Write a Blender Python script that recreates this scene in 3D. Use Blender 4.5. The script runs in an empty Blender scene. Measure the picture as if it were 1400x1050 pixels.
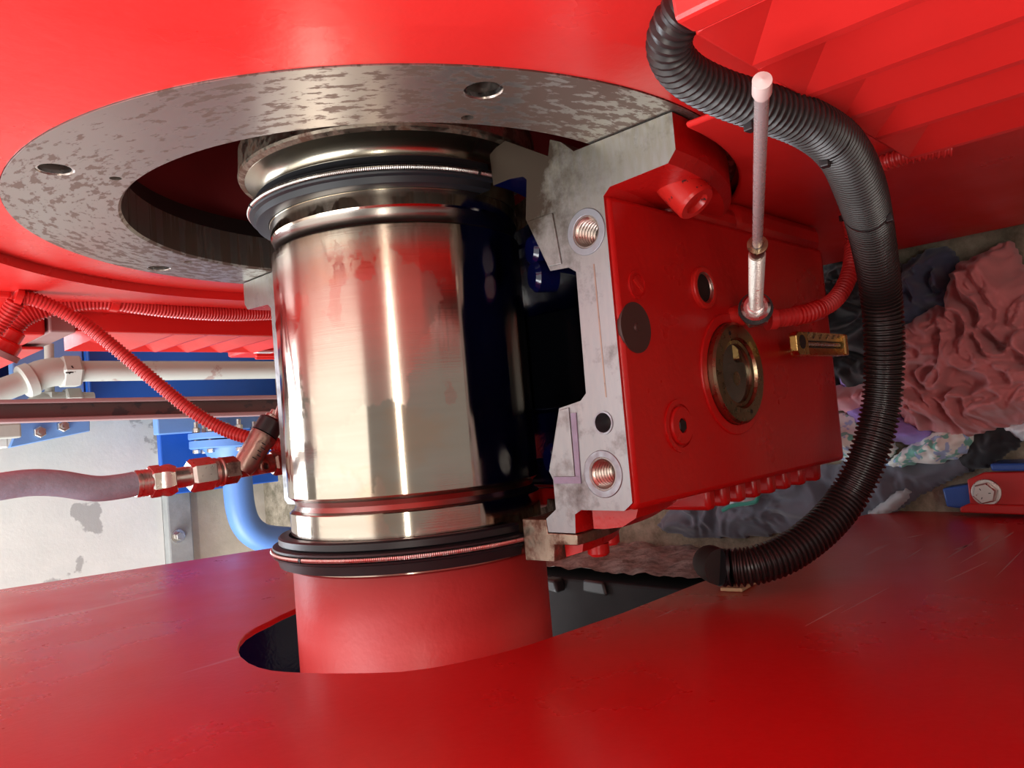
import bpy, bmesh, math, random
from mathutils import Vector, Matrix, noise
PI = math.pi
random.seed(7)
S = bpy.context.scene
COL = S.collection

# ------------------------------------------------------------------ camera, world, lights, exposure
# World: Z is up, X runs along the shaft towards the motor, Y points away from the photographer.
# The phone was held on its side and tipped 46 degrees down, so "up" is at the left of the picture.
AX = 0.60                                   # height of the shaft axis
CAM = Vector((0.0, -0.49618, 0.99240))
FPX, CX, CY = 1048.0, 700.0, 525.0
HY, SL, PIT = 580.2, 0.0864, math.radians(45.8)
_fp = Vector((0, -(HY - CY) / FPX, 1)).normalized()
_a = Vector((1, SL, 0)).normalized()
_e1 = (_a - _a.dot(_fp) * _fp).normalized()
_X = _fp.cross(_e1)
if _X.y < 0: _X = -_X
_Z = -(math.cos(PIT) * _e1 + math.sin(PIT) * _fp)
_Y = -math.sin(PIT) * _e1 + math.cos(PIT) * _fp
ROT = Matrix((_X, _Y, _Z))                  # camera axes (right, up, forward) -> world
R_, U_, F_ = ROT.col[0], ROT.col[1], ROT.col[2]
cam = bpy.data.objects.new('camera', bpy.data.cameras.new('camera'))
COL.objects.link(cam)
cam.data.sensor_width = 36.0
cam.data.lens = 36.0 * FPX / 1400.0
cam.data.clip_start = 0.01
cam.matrix_world = Matrix(((R_.x, U_.x, -F_.x, CAM.x), (R_.y, U_.y, -F_.y, CAM.y), (R_.z, U_.z, -F_.z, CAM.z), (0, 0, 0, 1)))
S.camera = cam

def at(px, py, axis, val):
    """world point seen at a photo pixel, on the plane axis = val"""
    d = ROT @ Vector(((px - CX) / FPX, -(py - CY) / FPX, 1.0))
    i = 'XYZ'.index(axis)
    return CAM + d * ((val - CAM[i]) / d[i])

S.view_settings.view_transform = 'Standard'
S.view_settings.look = 'None'
S.view_settings.gamma = 1.0
S.view_settings.use_curve_mapping = False
S.view_settings.exposure = 0.0

W = bpy.data.worlds.new('hall'); S.world = W; W.use_nodes = True
W.node_tree.nodes['Background'].inputs[0].default_value = (0.90, 0.84, 0.80, 1)
W.node_tree.nodes['Background'].inputs[1].default_value = 0.42

def area(name, loc, target, sx, sy, power, color):
    l = bpy.data.lights.new(name, 'AREA'); l.shape = 'RECTANGLE'; l.size = sx; l.size_y = sy
    l.energy = power; l.color = color
    o = bpy.data.objects.new(name, l); COL.objects.link(o)
    o.location = loc
    o.rotation_euler = (Vector(target) - Vector(loc)).to_track_quat('-Z', 'Y').to_euler()
    return o
area('hall_window_light', (0.0, 5.5, 2.6), (0, 0, 0.7), 5.0, 2.6, 560, (0.86, 0.93, 1.0))
area('roof_light', (0.2, 0.9, 4.2), (0, 0, 0.5), 6.5, 4.0, 160, (1.0, 0.97, 0.92))
area('strip_lamp_light', (0.0, -2.6, 3.5), (0, 0, 0.6), 3.6, 0.14, 60, (1.0, 0.95, 0.86))

area('added_motor_fill', (-3.1, 0.5, 4.3), (0.2, 0.0, 0.7), 3.0, 3.0, 350, (0.95, 0.97, 1.0))  # added unseen fill that brightens the motor end and louvres
area('added_wall_fill', (-2.3, 0.8, 1.5), (0.1, 1.4, 0.4), 1.0, 1.6, 60, (0.93, 0.96, 1.0))  # unseen lamp added to brighten the far wall and blue skid

# ------------------------------------------------------------------ materials
def new_mat(name):
    m = bpy.data.materials.new(name); m.use_nodes = True
    return m, m.node_tree, m.node_tree.nodes, m.node_tree.links, m.node_tree.nodes['Principled BSDF']
def L(c): return (c[0], c[1], c[2], 1.0)
def node(N, t, **kw):
    n = N.new(t)
    for k, v in kw.items(): setattr(n, k, v)
    return n
def noise_tex(T, scale, detail=4, rough=.55, vec=None, stretch=None):
    N, K = T.nodes, T.links
    n = N.new('ShaderNodeTexNoise'); n.inputs['Scale'].default_value = scale
    n.inputs['Detail'].default_value = detail; n.inputs['Roughness'].default_value = rough
    if vec is None:
        g = N.new('ShaderNodeNewGeometry'); vec = g.outputs['Position']
    if stretch:
        mp = N.new('ShaderNodeMapping'); mp.inputs['Scale'].default_value = stretch[:3]
        if len(stretch) > 3: mp.inputs['Rotation'].default_value = stretch[3]
        K.new(vec, mp.inputs['Vector']); vec = mp.outputs['Vector']
    K.new(vec, n.inputs['Vector'])
    return n.outputs['Fac']
def ramp(T, fac, stops):
    r = T.nodes.new('ShaderNodeValToRGB'); e = r.color_ramp.elements
    while len(e) < len(stops): e.new(0.5)
    for i, (p, c) in enumerate(stops):
        e[i].position = p; e[i].color = c if len(c) == 4 else L(c)
    T.links.new(fac, r.inputs['Fac']); return r.outputs['Color']
def mixc(T, fac, a, b):
    m = T.nodes.new('ShaderNodeMix'); m.data_type = 'RGBA'
    for s, v in ((0, fac), (6, a), (7, b)):
        if isinstance(v, (int, float)): m.inputs[s].default_value = v
        elif isinstance(v, tuple): m.inputs[s].default_value = L(v)
        else: T.links.new(v, m.inputs[s])
    return m.outputs[2]
def bump(T, B, h, strength, dist=.001):
    b = T.nodes.new('ShaderNodeBump'); b.inputs['Strength'].default_value = strength
    b.inputs['Distance'].default_value = dist
    T.links.new(h, b.inputs['Height']); T.links.new(b.outputs['Normal'], B.inputs['Normal'])
BW = lambda v: (v, v, v)

def paint(name, col, rough=.32, worn=None, wear=.72, peel=.25, coat=.0, wscale=60, wstretch=None):
    m, T, N, K, B = new_mat(name)
    n1 = noise_tex(T, 9, 3)
    c = mixc(T, n1, tuple(x * .88 for x in col), tuple(min(1, x * 1.1) for x in col))
    if worn:
        f = ramp(T, noise_tex(T, wscale, 6, .6, stretch=wstretch), [(wear, BW(0)), (wear + .03, BW(1))])
        c = mixc(T, f, c, worn)
    K.new(c, B.inputs['Base Color'])
    r = ramp(T, noise_tex(T, 14, 4), [(.3, BW(rough * .8)), (.7, BW(rough * 1.25))])
    K.new(r, B.inputs['Roughness'])
    B.inputs['Coat Weight'].default_value = coat
    bump(T, B, noise_tex(T, 160, 2), peel, .0006)
    return m
def metal(name, col, rough=.3, dirt=None, dlo=.55, dhi=.65, dscale=40, metallic=1.0, bmp=.1, stretch=None, fine=(200, 200, 200)):
    m, T, N, K, B = new_mat(name)
    f = noise_tex(T, 6, 3)
    c = mixc(T, f, tuple(x * .85 for x in col), tuple(min(1, x * 1.12) for x in col))
    rr = ramp(T, noise_tex(T, 1, 3, stretch=fine), [(.3, BW(rough * .75)), (.7, BW(rough * 1.3))])
    if dirt:
        d = ramp(T, noise_tex(T, dscale, 6, .65, stretch=stretch), [(dlo, BW(0)), (dhi, BW(1))])
        c = mixc(T, d, c, dirt)
        rr = mixc(T, d, rr, BW(.6))
        K.new(mixc(T, d, BW(metallic), BW(metallic * .4)), B.inputs['Metallic'])
    else: B.inputs['Metallic'].default_value = metallic
    K.new(c, B.inputs['Base Color']); K.new(rr, B.inputs['Roughness'])
    bump(T, B, noise_tex(T, 1, 2, stretch=fine), bmp, .0003)
    return m
def plain(name, col, rough=.5, metallic=0, var=.12, scale=40, bmp=0., bscale=200):
    m, T, N, K, B = new_mat(name)
    c = mixc(T, noise_tex(T, scale, 5), tuple(x * (1 - var) for x in col), tuple(min(1, x * (1 + var)) for x in col))
    K.new(c, B.inputs['Base Color']); B.inputs['Roughness'].default_value = rough; B.inputs['Metallic'].default_value = metallic
    if bmp: bump(T, B, noise_tex(T, bscale, 4), bmp, .002)
    return m

M = {}
RED = (.66, .024, .021)
M['red'] = paint('red_machine_paint', RED, .30)
M['red_frame'] = paint('red_frame_paint', RED, .34)
M['red_cast'] = paint('red_casting_paint', (.50, .010, .009), .30, peel=.5, worn=(.06, .02, .02), wear=.80)
M['red_chip'] = paint('red_chipped_paint', (.56, .02, .015), .35, worn=(.03, .02, .02), wear=.66, wscale=130)
M['red_shaft'] = paint('red_shaft_paint', (.36, .017, .016), .46, peel=.35, worn=(.12, .03, .02), wear=.74, wscale=25, wstretch=(6, 1, 1))
M['red_conduit'] = plain('red_conduit_plastic', (.54, .030, .028), .36)
M['red_old'] = paint('red_bracket_paint', (.46, .012, .010), .38, worn=(.55, .5, .45), wear=.73, wscale=70)
M['pink_louver'] = M['red_frame']
M['blue'] = paint('blue_steel_paint', (.012, .10, .46), .4)
M['blue_lit'] = paint('lit_blue_paint', (.16, .32, .66), .45)  # skid blue with the light on gussets and strip put into the colour
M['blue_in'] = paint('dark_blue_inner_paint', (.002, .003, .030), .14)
M['blue_pipe'] = paint('blue_pipe_paint', (.10, .23, .56), .42)
M['blue_floor'] = paint('blue_base_paint', (.02, .075, .30), .4, worn=(.6, .6, .58), wear=.72, wscale=70)
m, T, N, K, B = new_mat('ground_split_face'); M['steel'] = m
g = node(N, 'ShaderNodeNewGeometry'); sp = node(N, 'ShaderNodeSeparateXYZ'); K.new(g.outputs['Position'], sp.inputs[0])
def mrange(v, a, b):
    n = node(N, 'ShaderNodeMapRange'); n.inputs[1].default_value = a; n.inputs[2].default_value = b; K.new(v, n.inputs[0]); return n.outputs[0]
ya = node(N, 'ShaderNodeMath', operation='ABSOLUTE'); K.new(sp.outputs[1], ya.inputs[0])
gx = mrange(sp.outputs[0], .085, .185); gy = mrange(ya.outputs[0], .215, .12)
mm_ = node(N, 'ShaderNodeMath', operation='MULTIPLY'); K.new(gx, mm_.inputs[0]); K.new(gy, mm_.inputs[1])
ad_ = node(N, 'ShaderNodeMath', operation='MULTIPLY_ADD'); K.new(noise_tex(T, 38, 7, .68), ad_.inputs[0]); ad_.inputs[1].default_value = .9
m2_ = node(N, 'ShaderNodeMath', operation='MULTIPLY_ADD'); K.new(mm_.outputs[0], m2_.inputs[0]); m2_.inputs[1].default_value = .75; m2_.inputs[2].default_value = -.22
K.new(m2_.outputs[0], ad_.inputs[2])
gr = ramp(T, ad_.outputs[0], [(.24, BW(0)), (.52, BW(1))])
yel = mixc(T, gx, (.33, .345, .36), (.30, .28, .21))
sw = noise_tex(T, 1, 4, .6, stretch=(60, 260, 60, (0, 0, .8)))
base_ = mixc(T, mixc(T, .5, BW(0), ramp(T, sw, [(.4, BW(0)), (.65, BW(1))])), yel, (.38, .38, .385))
K.new(mixc(T, gr, base_, (.045, .030, .019)), B.inputs['Base Color'])
K.new(mixc(T, gr, BW(.9), BW(.45)), B.inputs['Metallic'])
K.new(mixc(T, gr, BW(.44), BW(.55)), B.inputs['Roughness'])
bump(T, B, sw, .15, .0004)
M['bright'] = metal('bright_steel', (.66, .64, .62), .25)
M['zinc'] = metal('zinc_plated_steel', (.62, .60, .56), .33, dirt=(.22, .16, .12), dlo=.62, dhi=.75, dscale=60)
M['dullsteel'] = metal('dull_brown_steel', (.33, .24, .20), .38, dirt=(.10, .06, .05), dlo=.58, dhi=.7, dscale=70)
M['chrome'] = metal('polished_rod', (.62, .56, .56), .28, bmp=.02, metallic=.6)
M['brass'] = metal('brass', (.62, .44, .16), .3)
M['bronze'] = metal('oily_bronze', (.36, .29, .18), .30)
M['rust'] = metal('rusty_oily_steel', (.36, .30, .23), .35, dirt=(.10, .045, .025), dlo=.44, dhi=.58, dscale=55, bmp=.6)
M['thread'] = metal('dark_thread_steel', (.50, .42, .37), .34)
M['insert'] = metal('grey_thread_insert', (.34, .36, .40), .48)
M['dark'] = plain('dark_hole', (.012, .010, .010), .5)
M['rubber'] = plain('black_seal_rubber', (.010, .011, .014), .42)
M['black_hose'] = plain('black_corrugated_plastic', (.020, .015, .015), .34)
M['black_plastic'] = plain('black_plastic', (.018, .016, .018), .4)
M['brown_disc'] = plain('brown_plug_rubber', (.055, .03, .026), .5)
M['bore_dark'] = plain('dark_bore_steel', (.05, .042, .040), .4, .6)
M['matt_rubber'] = plain('matt_black_rubber', (.022, .018, .017), .75)
M['white_plastic'] = plain('off_white_plastic', (.70, .58, .54), .4)
M['tape'] = plain('beige_foam_pad', (.62, .36, .20), .7)
M['grey_hose'] = plain('grey_rubber_hose', (.33, .40, .50), .5, var=.25, scale=90, bmp=.3, bscale=300)
M['grey_pipe'] = paint('grey_pipe_paint', (.46, .465, .42), .5, worn=(.34, .26, .23), wear=.60, wscale=14)
M['channel'] = paint('dusty_red_brown_channel', (.20, .14, .14), .5, worn=(.10, .10, .11), wear=.52, wscale=16)
M['channel_lip'] = paint('pinkish_channel_flange', (.33, .20, .20), .45)
M['dusty'] = paint('dust_coated_red_panel', (.34, .20, .19), .5, worn=(.46, .08, .07), wear=.6, wscale=10)
M['white_label'] = plain('white_label', (.75, .75, .75), .5, var=.02)
M['ink'] = plain('black_ink', (.02, .02, .02), .6)
M['grey_ink'] = plain('grey_ink', (.25, .25, .27), .6)
M['oil'] = plain('dark_oil', (.004, .005, .008), .03, var=0)

# shaft: turned steel, brushed round the axis, with a brown oil tint
m, T, N, K, B = new_mat('turned_shaft_steel'); M['shaft'] = m
c = mixc(T, noise_tex(T, 1, 3, stretch=(60, 6, 6)), (.43, .36, .285), (.56, .50, .42))
f = ramp(T, noise_tex(T, 14, 5, .6, stretch=(1, .7, .7)), [(.52, BW(0)), (.62, BW(1))])
c = mixc(T, mixc(T, .55, BW(0), f), c, (.55, .38, .26))
K.new(c, B.inputs['Base Color']); B.inputs['Metallic'].default_value = 1
wet = ramp(T, noise_tex(T, 12, 7, .62, stretch=(1, 1.3, 1.3)), [(.50, BW(.20)), (.52, BW(.11))])
K.new(wet, B.inputs['Roughness'])
tg = N.new('ShaderNodeTangent'); tg.direction_type = 'RADIAL'; tg.axis = 'X'; K.new(tg.outputs[0], B.inputs['Tangent']); B.inputs['Anisotropic'].default_value = .7; B.inputs['Anisotropic Rotation'].default_value = .25
bump(T, B, noise_tex(T, 1, 4, stretch=(1400, 8, 8)), .12, .0002)
m, T, N, K, B = new_mat('turned_collar_steel'); M['collar'] = m
c = mixc(T, noise_tex(T, 1, 3, stretch=(300, 10, 10)), (.46, .40, .30), (.58, .52, .42))
K.new(c, B.inputs['Base Color']); B.inputs['Metallic'].default_value = 1; B.inputs['Roughness'].default_value = .24
m, T, N, K, B = new_mat('dark_turned_groove'); M['groove'] = m
K.new(mixc(T, noise_tex(T, 1, 3, stretch=(500, 10, 10)), (.26, .22, .19), (.34, .30, .27)), B.inputs['Base Color'])
B.inputs['Metallic'].default_value = 1; B.inputs['Roughness'].default_value = .24

# mottled machined ring: polar noise
m, T, N, K, B = new_mat('mottled_machined_ring'); M['ring'] = m
g = node(N, 'ShaderNodeNewGeometry'); sp = node(N, 'ShaderNodeSeparateXYZ'); K.new(g.outputs['Position'], sp.inputs[0])
def mth(op, a, b=None):
    n = node(N, 'ShaderNodeMath', operation=op)
    for i, v in ((0, a), (1, b)):
        if v is None: continue
        if isinstance(v, (int, float)): n.inputs[i].default_value = v
        else: K.new(v, n.inputs[i])
    return n.outputs[0]
zz = mth('SUBTRACT', sp.outputs[2], AX); yy = sp.outputs[1]
ang = mth('ARCTAN2', zz, yy)
rad = mth('SQRT', mth('ADD', mth('MULTIPLY', zz, zz), mth('MULTIPLY', yy, yy)))
cv = node(N, 'ShaderNodeCombineXYZ'); K.new(mth('MULTIPLY', ang, 16.0), cv.inputs[0]); K.new(mth('MULTIPLY', rad, 150.0), cv.inputs[1])
sp_n = noise_tex(T, 1.1, 5, .62, vec=cv.outputs[0])
big = noise_tex(T, 5, 2)
spots = ramp(T, mth('ADD', mth('MULTIPLY', sp_n, .75), mth('MULTIPLY', big, .32)), [(.53, BW(0)), (.57, BW(1))])
tint = mixc(T, noise_tex(T, 8, 3), (.43, .42, .39), (.36, .34, .31))
K.new(mixc(T, spots, tint, (.16, .115, .092)), B.inputs['Base Color'])
K.new(mixc(T, spots, BW(.85), BW(.5)), B.inputs['Metallic'])
K.new(mixc(T, spots, BW(.33), BW(.45)), B.inputs['Roughness'])

# guard plate paint with scratches
m, T, N, K, B = new_mat('scratched_red_guard_paint'); M['guard'] = m
c = mixc(T, noise_tex(T, 7, 3), (.47, .009, .011), (.56, .012, .012))
sc_ = ramp(T, noise_tex(T, 1, 3, .5, stretch=(1, 26, 3, (0.9, 0, 0))), [(.70, BW(0)), (.715, BW(1))])
c = mixc(T, mixc(T, .35, BW(0), sc_), c, (.55, .40, .38))
K.new(c, B.inputs['Base Color'])
K.new(ramp(T, noise_tex(T, 9, 5), [(.3, BW(.24)), (.7, BW(.36))]), B.inputs['Roughness'])
bump(T, B, noise_tex(T, 180, 2), .2, .0005)

# concrete kinds
def concrete(name, a, b, rough=.9, bmp=.8, s=18, patch=None, plo=.6, pscale=7):
    m, T, N, K, B = new_mat(name)
    c = mixc(T, ramp(T, noise_tex(T, s, 8, .7), [(.35, BW(0)), (.65, BW(1))]), a, b)
    if patch:
        c = mixc(T, ramp(T, noise_tex(T, pscale, 6, .55), [(plo, BW(0)), (plo + .015, BW(1))]), c, patch)
    K.new(c, B.inputs['Base Color']); B.inputs['Roughness'].default_value = rough
    bump(T, B, noise_tex(T, s * 4, 8, .7), bmp, .004)
    B.inputs['Specular IOR Level'].default_value = .15
    return m
M['floor'] = concrete('stained_concrete', (.15, .13, .09), (.40, .34, .255), s=30)
M['plinth'] = concrete('dark_grey_painted_plinth', (.012, .011, .011), (.020, .018, .018), rough=.85, bmp=.1, s=8)
M['rough_conc'] = concrete('rough_broken_concrete', (.20, .19, .17), (.56, .53, .48), s=60, bmp=1.0)
M['white_wall'] = concrete('peeling_white_wall', (.72, .75, .71), (.80, .82, .77), rough=.8, bmp=.15, s=10, patch=(.46, .47, .45), plo=.60)
M['tan_wall'] = concrete('tan_rendered_wall', (.60, .55, .44), (.72, .67, .55), rough=.9, bmp=.3, s=12)
M['grey_trim'] = concrete('grey_pilaster', (.24, .25, .24), (.36, .37, .36), rough=.8, bmp=.2, s=12)

def cloth(name, col, col2=None, spots=None, sscale=55, slo=.6):
    m, T, N, K, B = new_mat(name)
    c = mixc(T, noise_tex(T, 30, 4), tuple(x * .8 for x in col), col2 or tuple(min(1, x * 1.15) for x in col))
    for i, s in enumerate(spots or []):
        c = mixc(T, ramp(T, noise_tex(T, sscale * (1 + .37 * i), 2), [(slo, BW(0)), (slo + .04, BW(1))]), c, s)
    K.new(c, B.inputs['Base Color']); B.inputs['Roughness'].default_value = .9
    B.inputs['Sheen Weight'].default_value = .25
    bump(T, B, noise_tex(T, 900, 2), .3, .0006)
    return m
M['c_pink'] = cloth('faded_red_cloth', (.58, .20, .20))
M['c_ltpink'] = cloth('light_pink_cloth', (.80, .36, .40))
M['c_navy'] = cloth('navy_cloth', (.06, .068, .12))
M['c_black'] = cloth('black_cloth', (.014, .014, .018))
M['c_grey'] = cloth('dark_grey_towel', (.085, .09, .12), (.15, .155, .19))
M['c_purple'] = cloth('purple_cloth', (.34, .24, .66))
M['c_floral'] = cloth('white_floral_cloth', (.84, .88, .82), spots=[(.18, .50, .42), (.36, .50, .76)], slo=.56)
M['c_white'] = cloth('white_cloth', (.74, .75, .78), spots=[(.35, .36, .48)])
M['c_green'] = cloth('green_hem', (.03, .22, .17))
M['c_pale'] = cloth('pale_grey_cloth', (.40, .43, .45))

# ------------------------------------------------------------------ mesh helpers
def tag(o, label=None, cat=None, group=None, kind=None):
    if label: o['label'] = label
    if cat: o['category'] = cat
    if group: o['group'] = group
    if kind: o['kind'] = kind
    return o
def thing(name, loc, label, cat, group=None):
    o = bpy.data.objects.new(name, None); COL.objects.link(o)
    o.location = loc; o.empty_display_size = .03
    return tag(o, label, cat, group)
def ob(name, geo, mats, parent=None, smooth=26, bevel=0, fm=None):
    """geo = (verts, faces) in world space -> ONE mesh object"""
    V, Fc = geo[0], geo[1]
    if len(geo) > 2 and fm is None: fm = geo[2]
    if not isinstance(mats, (list, tuple)): mats = [mats]
    V = [Vector(v) for v in V]
    lo = Vector((min(v.x for v in V), min(v.y for v in V), min(v.z for v in V)))
    hi = Vector((max(v.x for v in V), max(v.y for v in V), max(v.z for v in V)))
    org = Vector(((lo.x + hi.x) / 2, (lo.y + hi.y) / 2, lo.z))
    me = bpy.data.meshes.new(name)
    me.from_pydata([v - org for v in V], [], Fc)
    for mm in mats: me.materials.append(mm)
    if fm:
        for p, i in zip(me.polygons, fm): p.material_index = i
    bm = bmesh.new(); bm.from_mesh(me); bmesh.ops.recalc_face_normals(bm, faces=bm.faces); bm.to_mesh(me); bm.free()
    if smooth:
        me.shade_smooth(); me.set_sharp_from_angle(angle=math.radians(smooth))
    o = bpy.data.objects.new(name, me); COL.objects.link(o)
    o.location = org
    if parent:
        o.parent = parent
        w = Vector((0, 0, 0)); p = parent
        while p: w = w + p.location; p = p.parent
        o.location = org - w
    if bevel:
        b = o.modifiers.new('bevel', 'BEVEL'); b.width = bevel; b.segments = 2; b.limit_method = 'ANGLE'; b.angle_limit = math.radians(40)
    return o
def join(*gs):
    V, Fc, fm = [], [], []
    for g in gs:
        n = len(V); V += list(g[0]); Fc += [tuple(i + n for i in f) for f in g[1]]
        fm += (list(g[2]) if len(g) > 2 else [0] * len(g[1]))
    return V, Fc, fm
def withmat(g, i): return g[0], g[1], [i] * len(g[1])
def xform(g, mat): return ([mat @ Vector(v) for v in g[0]],) + tuple(g[1:])
def box(x0, x1, y0, y1, z0, z1):
    V = [(x, y, z) for x in (x0, x1) for y in (y0, y1) for z in (z0, z1)]
    return V, [(0, 1, 3, 2), (4, 6, 7, 5), (0, 4, 5, 1), (2, 3, 7, 6), (0, 2, 6, 4), (1, 5, 7, 3)]
def prism(poly, axis, a, b):
    """polygon in the two other axes (order: X->(y,z), Y->(x,z), Z->(x,y)) extruded from a to b"""
    def P(p, v): return {'X': (v, p[0], p[1]), 'Y': (p[0], v, p[1]), 'Z': (p[0], p[1], v)}[axis]
    n = len(poly)
    V = [P(p, a) for p in poly] + [P(p, b) for p in poly]
    Fc = [tuple(range(n)), tuple(range(2 * n - 1, n - 1, -1))] + [(i, (i + 1) % n, n + (i + 1) % n, n + i) for i in range(n)]
    return V, Fc
def frame(d):
    d = Vector(d).normalized()
    u = d.cross(Vector((0, 0, 1)) if abs(d.z) < .9 else Vector((1, 0, 0))).normalized()
    return d, u, d.cross(u)
def lathe(prof, org, d, n=48, a0=0., a1=2 * PI, u=None, closed=False, mats=None):
    """profile of (s, r) turned about the axis org + s*d; closed = the profile is a loop"""
    org = Vector(org); d, uu, v = frame(d)
    if u is not None: uu = Vector(u).normalized(); v = d.cross(uu)
    full = abs(a1 - a0 - 2 * PI) < 1e-6
    k = n if full else n + 1
    m = len(prof); V, Fc, fm = [], [], []
    for i in range(k):
        t = a0 + (a1 - a0) * i / n; e = uu * math.cos(t) + v * math.sin(t)
        for s, r in prof: V.append(org + d * s + e * r)
    for i in range(n):
        j = (i + 1) % k
        for q in range(m if closed else m - 1):
            q2 = (q + 1) % m
            Fc.append((i * m + q, j * m + q, j * m + q2, i * m + q2)); fm.append(mats[q] if mats else 0)
    if not full and closed:
        Fc.append(tuple(range(m))); Fc.append(tuple(range(k * m - 1, (k - 1) * m - 1, -1))); fm += [len(set(mats)) if mats else 0] * 2
    if full and not closed:
        for q in (0, m - 1):
            if prof[q][1] > 1e-6:
                Fc.append(tuple(i * m + q for i in range(k))); fm.append(0)
    return V, Fc, fm
def ring(org, d, s0, s1, r0, r1, n=48):
    return lathe([(s0, r0), (s0, r1), (s1, r1), (s1, r0)], org, d, n, closed=True)
def disc(org, d, s0, s1, r, n=32, ch=0.):
    return lathe([(s0, 0), (s0, r), (s1 - ch, r), (s1, r - ch), (s1, 0)], org, d, n)
def hexa(org, d, s0, s1, r, hole=0., ch=.12, rot=0.):
    org = Vector(org); d, u, v = frame(d); V, Fc = [], []
    for s, q in ((s0, 1 - ch), (s0 + (s1 - s0) * .12, 1), (s1 - (s1 - s0) * .12, 1), (s1, 1 - ch)):
        for i in range(6):
            t = PI / 3 * i + rot; V.append(org + d * s + (u * math.cos(t) + v * math.sin(t)) * r * q)
    for a in range(3):
        for i in range(6):
            j = (i + 1) % 6; Fc.append((a * 6 + i, a * 6 + j, a * 6 + 6 + j, a * 6 + 6 + i))
    Fc += [tuple(range(6)), tuple(range(18, 24))]
    return V, Fc
def spline(pts, step):
    P = [Vector(p) for p in pts]; P = [P[0] * 2 - P[1]] + P + [P[-1] * 2 - P[-2]]
    dense = []
    for i in range(1, len(P) - 2):
        p0, p1, p2, p3 = P[i - 1:i + 3]
        for k in range(40):
            t = k / 40
            dense.append(.5 * ((2 * p1) + (p2 - p0) * t + (2 * p0 - 5 * p1 + 4 * p2 - p3) * t * t + (3 * p1 - p0 - 3 * p2 + p3) * t ** 3))
    dense.append(P[-2])
    out = [dense[0]]; acc = 0
    for a, b in zip(dense, dense[1:]):
        seg = (b - a).length; pos = 0
        while seg > 1e-9 and acc + (seg - pos) >= step:
            pos += step - acc; acc = 0; out.append(a + (b - a) * (pos / seg))
        acc += seg - pos
    return out
def tube(pts, r, n=16, step=.004, rf=None, cap=True):
    """swept round tube; rf(i, count) scales the radius at sample i"""
    C = spline(pts, step) if step else [Vector(p) for p in pts]
    V, Fc = [], []; T0 = (C[1] - C[0]).normalized(); _, u, v = frame(T0)
    for i, p in enumerate(C):
        t = (C[min(i + 1, len(C) - 1)] - C[max(i - 1, 0)]).normalized()
        u = (u - u.dot(t) * t).normalized(); v = t.cross(u)
        rr = r * (rf(i, len(C)) if rf else 1)
        for k in range(n):
            a = 2 * PI * k / n; V.append(p + (u * math.cos(a) + v * math.sin(a)) * rr)
    for i in range(len(C) - 1):
        for k in range(n):
            Fc.append((i * n + k, i * n + (k + 1) % n, (i + 1) * n + (k + 1) % n, (i + 1) * n + k))
    if cap: Fc += [tuple(range(n)), tuple(range((len(C) - 1) * n, len(C) * n))]
    return V, Fc
def corr(depth=.14, period=4):
    return lambda i, n: 1 if i % period < period / 2 else 1 - depth
def boolean(o, cutters):
    """cut holes, keep the cutter's material in the hole, bake to a plain mesh"""
    tmp = []
    for g, mt in cutters:
        c = ob('cutter', g, mt, smooth=0); tmp.append(c)
        b = o.modifiers.new('cut', 'BOOLEAN'); b.object = c; b.operation = 'DIFFERENCE'; b.solver = 'EXACT'; b.material_mode = 'TRANSFER'
    bpy.context.view_layer.update()
    dg = bpy.context.evaluated_depsgraph_get()
    me = bpy.data.meshes.new_from_object(o.evaluated_get(dg), depsgraph=dg)
    o.modifiers.clear(); old = o.data; o.data = me; me.name = o.name
    me.set_sharp_from_angle(angle=math.radians(35))
    for c in tmp:
        mm = c.data; bpy.data.objects.remove(c); bpy.data.meshes.remove(mm)
    bpy.data.meshes.remove(old)
A0 = Vector((0, 0, AX)); XD = Vector((1, 0, 0))
def rev(prof, n=96, a0=0., a1=2 * PI, **k): return lathe(prof, A0, XD, n, a0, a1, u=(0, 1, 0), **k)   # angle 0 = away, 90 = up

# ------------------------------------------------------------------ the place: floor, plinth, walls
tag(ob('floor', box(-3.0, 3.0, -2.0, 1.5, -.12, 0), M['floor'], smooth=0), 'stained rough concrete floor under the rags', 'floor', kind='structure')
# painted machine plinth with a rough broken concrete side facing the motor
pl = tag(ob('trim_1', box(-1.6, -.215, -.12, .62, 0, .195), M['plinth'], smooth=0, bevel=.004), 'dark grey painted concrete plinth under the coupling guard', 'plinth', kind='structure')
nx, nz = 110, 24
V, Fc = [], []
for i in range(nx + 1):
    for k in range(nz + 1):
        y = -.12 + .74 * i / nx; z = .188 * k / nz
        p = Vector((y * 26, z * 26, 3.1))
        d = .006 * noise.fractal(p, .9, 2.0, 6) + .004
        V.append((-.206 + d, y, z))
for i in range(nx):
    for k in range(nz):
        a = i * (nz + 1) + k; Fc.append((a, a + 1, a + nz + 2, a + nz + 1))
ob('broken_side', (V, Fc), M['rough_conc'], pl)
for y, w, h in ((.215, .013, .020), (.150, .020, .006)):
    ob('concrete_lump', prism([(-.232, y - w), (-.214, y - w * .8), (-.2135, y + w * .9), (-.229, y + w)], 'Z', .1955, .1955 + h), M['dark'], pl, bevel=.004)

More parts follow.
